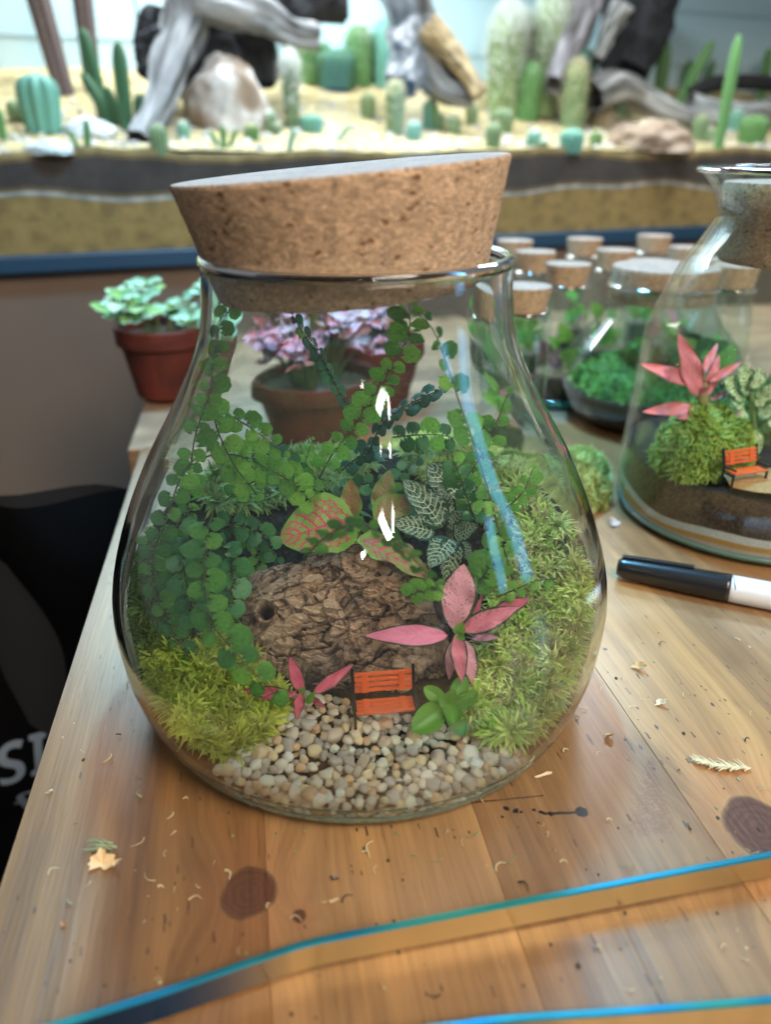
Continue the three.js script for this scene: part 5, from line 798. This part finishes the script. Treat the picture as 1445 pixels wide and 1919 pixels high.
// driftwood
function wood(name, label, parts) {   // parts: [list of [u, v, back], radii in pixels, colour, part name]
  const t = thing(name, label, 'driftwood', fromTank(...(() => { const q = onSand(parts[0][0][0][0], 200), [s, k] = toTank(q); return [s, k, 0.22]; })()));
  for (const [pts, r0, r1, col, pn = 'branch', sd = 1] of parts) {
    const w = pts.map(([u, v, back]) => { const d = ray(u, v); let lo = 0.3, hi = 4; for (let i = 0; i < 40; i++) { const mid = (lo + hi) / 2; if (toTank(EYE.clone().addScaledVector(d, mid))[1] < back) lo = mid; else hi = mid; } return EYE.clone().addScaledVector(d, lo).sub(t.position); });
    const m = w[0].clone().add(t.position).sub(EYE).dot(FW) / F;
    const g = taper(w, b => lerp(r0, r1, b) * m, 0, 40, 40, (a, b) => 0.45 + 1.05 * fbm(Math.cos(a * 6.283) * 1.5 + sd * 7, Math.sin(a * 6.283) * 1.5 + 5, b * 4 + sd, 4) + 0.16 * (fbm(Math.cos(a * 6.283) * 7 + 9, Math.sin(a * 6.283) * 7 + 9, b * 5, 3) - 0.5));
    const c = [], p = g.attributes.position; for (let i = 0; i < p.count; i++) { const a = (i % 41) / 40, b = Math.floor(i / 41) / 40, v = Math.max(0.12, 0.3 + 2.0 * (fbm(Math.cos(a * 6.283) * 5 + 9, Math.sin(a * 6.283) * 5 + 9, b * 4 + sd, 5) - 0.28)) - 0.3 * sstep(0.6, 0.75, noise(a * 9, b * 2.2, sd + 9)); c.push(...col.map(q => q * v)); }
    g.setAttribute('color', new THREE.Float32BufferAttribute(c, 3)); obj(pn, g, new THREE.MeshStandardMaterial({ vertexColors: true, roughness: 0.9 }), t);
  }
  return t;
}
const gw = [0.30, 0.29, 0.30], bk = [0.025, 0.025, 0.032];  // bk is near black; the hollows are solid tubes of it
wood('driftwood_stump', 'large grey driftwood stump with black hollows at the upper left of the tank', [
  [[[360, -60, 0.25], [350, 40, 0.24], [320, 120, 0.20], [296, 200, 0.15], [262, 268, 0.08]], 46, 20, gw, 'root', 1],
  [[[300, 20, 0.27], [280, 80, 0.27], [276, 140, 0.25]], 34, 20, bk, 'hollow', 2],
  [[[380, -30, 0.30], [400, 70, 0.30], [395, 160, 0.29], [380, 230, 0.27]], 66, 50, bk, 'hollow', 3],
  [[[455, 30, 0.30], [480, 100, 0.30], [490, 160, 0.29]], 52, 36, bk, 'hollow', 4],
  [[[360, 0, 0.22], [430, 20, 0.22], [490, 30, 0.23], [540, 60, 0.24], [590, 70, 0.25]], 40, 24, gw, 'branch', 5],
  [[[470, 0, 0.3], [520, 10, 0.3], [640, 0, 0.3]], 40, 36, bk, 'hollow', 8],
  [[[300, 60, 0.22], [262, 70, 0.22], [250, 66, 0.22]], 14, 5, bk, 'snag', 6]]);
wood('driftwood_root', 'pale grey driftwood root spreading down to the sand in the middle of the tank', [
  [[[755, -60, 0.22], [775, 40, 0.22], [795, 110, 0.20], [835, 168, 0.17], [890, 186, 0.15]], 56, 16, [0.36, 0.35, 0.36], 'root', 11],
  [[[770, 60, 0.22], [765, 120, 0.2], [752, 165, 0.18]], 44, 30, [0.34, 0.33, 0.34], 'root', 12],
  [[[800, 44, 0.17], [838, 90, 0.16], [872, 130, 0.14], [900, 178, 0.12]], 26, 14, [0.52, 0.38, 0.22], 'split_wood', 13],
  [[[812, 80, 0.18], [845, 130, 0.17], [880, 170, 0.15]], 16, 12, bk, 'hollow', 14]]);
wood('driftwood_branch', 'dark leaning driftwood trunk behind the white haired cactus', [
  [[[1210, -60, 0.34], [1195, 30, 0.34], [1180, 100, 0.32], [1165, 150, 0.28]], 74, 40, bk, 'trunk', 21],
  [[[1120, -50, 0.30], [1095, 20, 0.28], [1066, 90, 0.26], [1040, 160, 0.22]], 40, 18, [0.36, 0.33, 0.36], 'branch', 22],
  [[[1165, 10, 0.26], [1140, 60, 0.26], [1120, 110, 0.26]], 22, 12, [0.55, 0.55, 0.55], 'branch', 23],
  [[[1100, 180, 0.20], [1150, 160, 0.22], [1200, 180, 0.22], [1260, 215, 0.18], [1330, 232, 0.16]], 34, 16, [0.32, 0.30, 0.29], 'root', 24]]);
wood('black_branch', 'crooked black branch lying across the finger cacti at the right edge', [
  [[[1286, 176, 0.26], [1330, 160, 0.26], [1390, 152, 0.27], [1480, 166, 0.28]], 12, 14, [0.03, 0.028, 0.032], 'branch', 31]]);
wood('grey_root', 'grey root lying on the sand at the far right of the tank', [
  [[[1290, 196, 0.24], [1350, 216, 0.22], [1420, 214, 0.22], [1500, 196, 0.24]], 20, 26, [0.46, 0.46, 0.48], 'root', 33]]);
// ------------------------------------------------------------------ marker pen
{
  const a = onY(1157, 1062, 0.0068), b = onY(1445, 1117, 0.0072), d = b.clone().sub(a).normalize(), L = 0.128;
  const t = thing('marker_pen', 'black capped white marker pen lying in front of the glass flask', 'pen', a);
  t.quaternion.setFromUnitVectors(UPV, d);
  const prof = (pts) => lathe(pts, 48), cap = a.distanceTo(onY(1368, 1102, 0.0064));
  obj('cap', prof([[0, 0], [0.0040, 0.0002], [0.0050, 0.0012], [0.0056, 0.004], [0.0063, 0.018], [0.0069, 0.034], [0.0073, cap - 0.002], [0.0073, cap], [0.0058, cap]]), std([0.010, 0.010, 0.012], 0.28, { clearcoat: 0.4, clearcoatRoughness: 0.2 }), t);
  const clip = new RoundedBoxGeometry(0.0042, 0.036, 0.0016, 3, 0.0007).rotateX(0.035).translate(0, 0.020, 0.0003), cl = obj('clip', clip, std([0.011, 0.011, 0.013], 0.3), t); 
  { const up = V(-0.75, 0.6, -0.5), q = t.quaternion.clone().invert(), l = up.applyQuaternion(q); l.y = 0; l.normalize(); cl.position.copy(l.clone().multiplyScalar(0.0066)); cl.rotation.y = Math.atan2(l.x, l.z); }
  const tex = canvasTex(256, 512, c => { c.fillStyle = '#e6e8ec'; c.fillRect(0, 0, 256, 512); c.strokeStyle = '#14141a'; c.lineWidth = 9; for (const x of [40, 168]) { c.beginPath(); c.moveTo(x, 400); c.quadraticCurveTo(x + 20, 380, x + 52, 330); c.stroke(); } });
  obj('barrel', prof([[0.0057, cap - 0.001], [0.0068, cap], [0.0070, cap + 0.003], [0.0070, L - 0.008], [0.005, L - 0.003], [0, L]]), std([1, 1, 1], 0.35, { map: tex, clearcoat: 0.3 }), t);
}
// ------------------------------------------------------------------ long tweezers with a rainbow finish, lying on their side in front
{
  const t = thing('rainbow_tweezers', 'long bent metal tweezers with blue and gold rainbow finish and painted table reflection in front', 'tweezers');
  const arm = (pix, h, y0, th) => {
    const top = pix.map(([u, v]) => onY(u, v, y0 + h)), c = new THREE.CatmullRomCurve3(top, false, 'centripetal'), N = 140;
    const at = (b, k) => { const p = c.getPoint(b), T = c.getTangent(b), S = V(-T.z, 0, T.x).normalize(); if (S.z > 0) S.negate(); return [p, S]; };
    // section: front face down, underside, back face up, top face, with small chamfers
    const e = 0.0004, sec = [[0, -h + e, 0], [0, -e * 1.5, 0], [0, -e * 1.5, 1], [e, 0, 1], [th - e, 0, 1], [th, -e, 1], [th, -e, 0], [th, -h + e, 0], [th - e, -h, 0], [e, -h, 0], [0, -h + e, 0]];
    const g = grid(sec.length - 1, N, (a, b) => { const [p, S] = at(b), q = b === 0 || b === 1 ? [th / 2, -h / 2] : sec[Math.round(a * (sec.length - 1))]; return p.clone().addScaledVector(S, q[0]).add(V(0, q[1], 0)); },
      (a, b) => { const i = Math.round(a * (sec.length - 1)), k = sstep(0.16, 0.40, b), n = 0.9 + 0.2 * noise(b * 30, 3), w = 0.5 + 0.5 * Math.sin(b * 21 + 1) * noise(b * 9, 7);
        if (sec[i][2]) return [0.015 + 0.05 * w, 0.27 + 0.20 * w, 0.40 + 0.16 * (1 - w)].map(q => q * n);
        return [lerp(0.012, 0.46 + 0.06 * w, k), lerp(0.05, 0.325 + 0.03 * w, k), lerp(0.12, 0.14, k)].map(q => q * n); });  // gold of the front face also paints in the table it mirrors
    return toCreasedNormals(g, 0.35);
  };
  const m = new THREE.MeshPhysicalMaterial({ vertexColors: true, metalness: 0.75, roughness: 0.3 });
  obj('arm', arm([[60, 1940], [150, 1913], [300, 1866], [450, 1814], [530, 1787], [580, 1772], [640, 1759], [760, 1736], [1000, 1690], [1220, 1648], [1445, 1606], [1600, 1578], [1760, 1549]], 0.0098, 0.0008, 0.0022), m, t);
  obj('arm', arm([[700, 1950], [880, 1924], [960, 1915], [1150, 1903], [1300, 1892], [1445, 1880], [1600, 1868], [1800, 1852]], 0.0098, 0.0008, 0.0022), m, t);
}
// ------------------------------------------------------------------ crumbs and shavings on the table
const straw = std([0.62, 0.52, 0.30], 0.8), pale = std([0.72, 0.58, 0.38], 0.8), sage = std([0.28, 0.31, 0.16], 0.8), drk = std([0.06, 0.05, 0.035], 0.9);
function curl(p, len, turn, w, rg, lift = 0.0012) { const pts = []; for (let i = 0; i < 4; i++) { const f = i / 3; pts.push(V(p.x + Math.cos(turn + f * 1.1) * len * f, 0.0006 + lift * Math.sin(f * 3) * rg(), p.z + Math.sin(turn + f * 1.1) * len * f)); } return taper(pts, w, w * 0.35, 8, 5); }
{
  const rg = rng(611), named = [];
  const bits = { straw: [], sage: [], drk: [] };
  const P = [[100, 1480], [150, 1545], [210, 1430], [265, 1492], [320, 1527], [270, 1572], [345, 1500], [520, 1560], [570, 1560], [675, 1602], [765, 1610], [735, 1560], [835, 1555], [955, 1610], [1020, 1558], [1035, 1590], [955, 1625], [880, 1500], [690, 1592], [540, 1725], [785, 1730], [825, 1617], [700, 1640], [500, 1700], [85, 1640], [120, 1390], [230, 1378], [205, 1420], [130, 1260], [240, 1290], [290, 1650], [420, 1630], [300, 1660], [640, 1690], [930, 1640], [970, 1660], [1000, 1700], [1160, 1270], [1240, 1210], [1280, 1310], [1390, 1200], [1400, 1390], [1270, 1440], [1060, 1410], [1135, 1535], [1345, 1520], [1422, 1480], [1190, 1620], [1300, 1560], [820, 1870], [720, 1857], [1120, 1780], [330, 1560], [135, 1700], [350, 1690], [900, 1560], [1050, 1620], [1090, 1340], [1100, 1330], [1180, 1330]];
  for (const [u, v] of P) { const p = onY(u + (rg() - 0.5) * 10, v + (rg() - 0.5) * 10), k = rg(); if (toTable(p)[0] < 0.004) continue; (k < 0.55 ? bits.straw : k < 0.85 ? bits.sage : bits.drk).push(curl(p, 0.0015 + 0.0042 * rg() ** 1.5, rg() * 6.28, 0.00018 + 0.00022 * rg(), rg)); }
  for (let i = 0; i < 150; i++) { const u = rg() * 1445, v = 1180 + rg() * 700, p = onY(u, v); if (Math.hypot(p.x, p.z) < 0.1 || toTable(p)[0] < 0.004) continue; const k = rg(), s = 0.0002 + 0.0005 * rg() ** 2; (k < 0.4 ? bits.straw : k < 0.6 ? bits.sage : bits.drk).push(k < 0.3 ? curl(p, 0.001 + 0.002 * rg(), rg() * 6.28, 0.00016, rg) : new THREE.IcosahedronGeometry(s, 1).deleteAttribute('normal').deleteAttribute('uv').scale(1, 0.6, 1.4).translate(p.x, s * 0.5, p.z)); }
  const clean = g => { const q = g.index ? g.toNonIndexed() : g; for (const k of Object.keys(q.attributes)) if (k !== 'position') q.deleteAttribute(k); q.computeVertexNormals(); return q; };
  tag(obj('plant_crumbs', bits.straw.map(clean), straw), 'pale dry plant crumbs strewn over the table', 'crumbs', null, 'stuff');
  tag(obj('plant_crumbs', bits.sage.map(clean), sage), 'grey green moss crumbs strewn over the table', 'crumbs', null, 'stuff');
  tag(obj('soil_crumbs', bits.drk.map(clean), drk), 'dark soil crumbs strewn over the table', 'crumbs', null, 'stuff');
  const flake = (u, v, label, w, h, turn, mat, seed, lift = 0.002) => { const p = onY(u, v), g0 = (k) => grid(30, 6, (a, b) => { const q = a * 2 * Math.PI, r = b * (0.45 + 0.75 * noise(Math.cos(q) * 2.2 + seed, Math.sin(q) * 2.2 + 5, 1) + 0.4 * (noise(Math.cos(q) * 5 + seed + 9, Math.sin(q) * 5 + 9, 4) - 0.5)); return V(Math.cos(q) * r * w, 0.0006 + lift * (0.5 + 0.5 * Math.sin(q + seed)) * b + k, Math.sin(q) * r * h); }); const o = obj('wood_flake', [g0(0), g0(0.0003)], mat); o.position.copy(p); o.rotation.y = turn; return tag(o, label, 'flake'); };
  flake(192, 1622, 'jagged pale wood flake on the table at the lower left', 0.0036, 0.0030, 0.4, std([0.74, 0.52, 0.28], 0.8), 3, 0.004);
  flake(216, 1624, 'small pale chip touching the jagged wood flake at the lower left', 0.0024, 0.0014, 0.1, pale, 8);
  flake(120, 1735, 'tiny brown chip below the jagged wood flake', 0.001, 0.0009, 0, std([0.4, 0.22, 0.1], 0.8), 9, 0.001);
  flake(628, 1650, 'small grey brown curl of debris right of the dark knot', 0.0015, 0.0015, 0, std([0.25, 0.2, 0.17], 0.8), 12, 0.0016);
  flake(626, 1693, 'small white flake below the grey brown curl', 0.0015, 0.0009, 0, pale, 14, 0.001);
  flake(944, 1466, 'white flake against the front right foot of the large jar', 0.0017, 0.0022, 0.3, pale, 17, 0.003);
  flake(1197, 1254, 'tan tuft of wood fibre right of the large jar', 0.0036, 0.0022, -0.5, std([0.62, 0.42, 0.2], 0.8), 21, 0.003);
  flake(1142, 1382, 'cream scrap on the table between the large jar and the pale moss sprig', 0.0022, 0.0020, 0.5, pale, 25, 0.002);
  flake(1020, 1456, 'thin cream sliver right of the large jar foot', 0.0040, 0.0008, 0.35, pale, 27, 0.001);
  flake(476, 1508, 'pale grey crystal like scrap at the front left foot of the large jar', 0.0016, 0.0022, 0, std([0.5, 0.46, 0.44], 0.7), 29, 0.002);
  flake(1238, 1322, 'cream flake right of the large jar and above the pale moss sprig', 0.0024, 0.0018, 0.2, pale, 33, 0.002);
  flake(1068, 918 + 60, 'pale crumpled scrap beside the left foot of the glass flask', 0.004, 0.003, 0.2, std([0.45, 0.45, 0.45], 0.8), 35, 0.004).position.copy(onY(1150, 985));
  // pale dried moss sprig
  const a = onY(1302, 1424, 0.0016), b = onY(1408, 1440, 0.0010), t = thing('moss_sprig', 'pale straw coloured feathery moss sprig on the table at the right', 'sprig', a), n = 46, d = b.clone().sub(a), S = V(-d.z, 0, d.x).normalize();
  obj('stem', taper([V(0, 0, 0), d.clone().multiplyScalar(0.5).addScaledVector(S, 0.0012), d.clone()], 0.0007, 0.0004, 12, 6), straw, t);
  for (let i = 0; i < n; i++) { const f = i / n, sd = i % 2 ? 1 : -1, p = d.clone().multiplyScalar(f).addScaledVector(S, 0.0012 * Math.sin(f * 3.14)), l = 0.0052 * (0.5 + 0.6 * rg()) * (0.6 + 0.4 * Math.sin(f * 3.1)), e = d.clone().normalize().multiplyScalar(-l * 0.75).addScaledVector(S, sd * l * (0.35 + 0.4 * rg())).add(V(0, l * 0.35 * rg(), 0)); obj('leaf', taper([p, p.clone().addScaledVector(e, 0.5).add(V(0, 0.0003, 0)), p.clone().add(e)], 0.00045, 0.0001, 5, 5), i % 3 ? straw : pale, t); }
  const g = onY(208, 1592, 0.001), t2 = thing('moss_sprig', 'grey green moss scrap behind the jagged wood flake', 'sprig', g);
  for (let i = 0; i < 22; i++) { const q = 2.6 + rg() * 1.4, l = 0.003 + rg() * 0.006, s = V((rg() - 0.5) * 0.004, rg() * 0.002, (rg() - 0.5) * 0.003); obj('leaf', taper([s, s.clone().add(V(Math.cos(q) * l * 0.5, 0.0012 * rg(), Math.sin(q) * l * 0.3)), s.clone().add(V(Math.cos(q) * l, 0.0003, Math.sin(q) * l * 0.5))], 0.0004, 0.00015, 5, 5), sage, t2); }
}
shade(scene);
renderer.render(scene, camera);
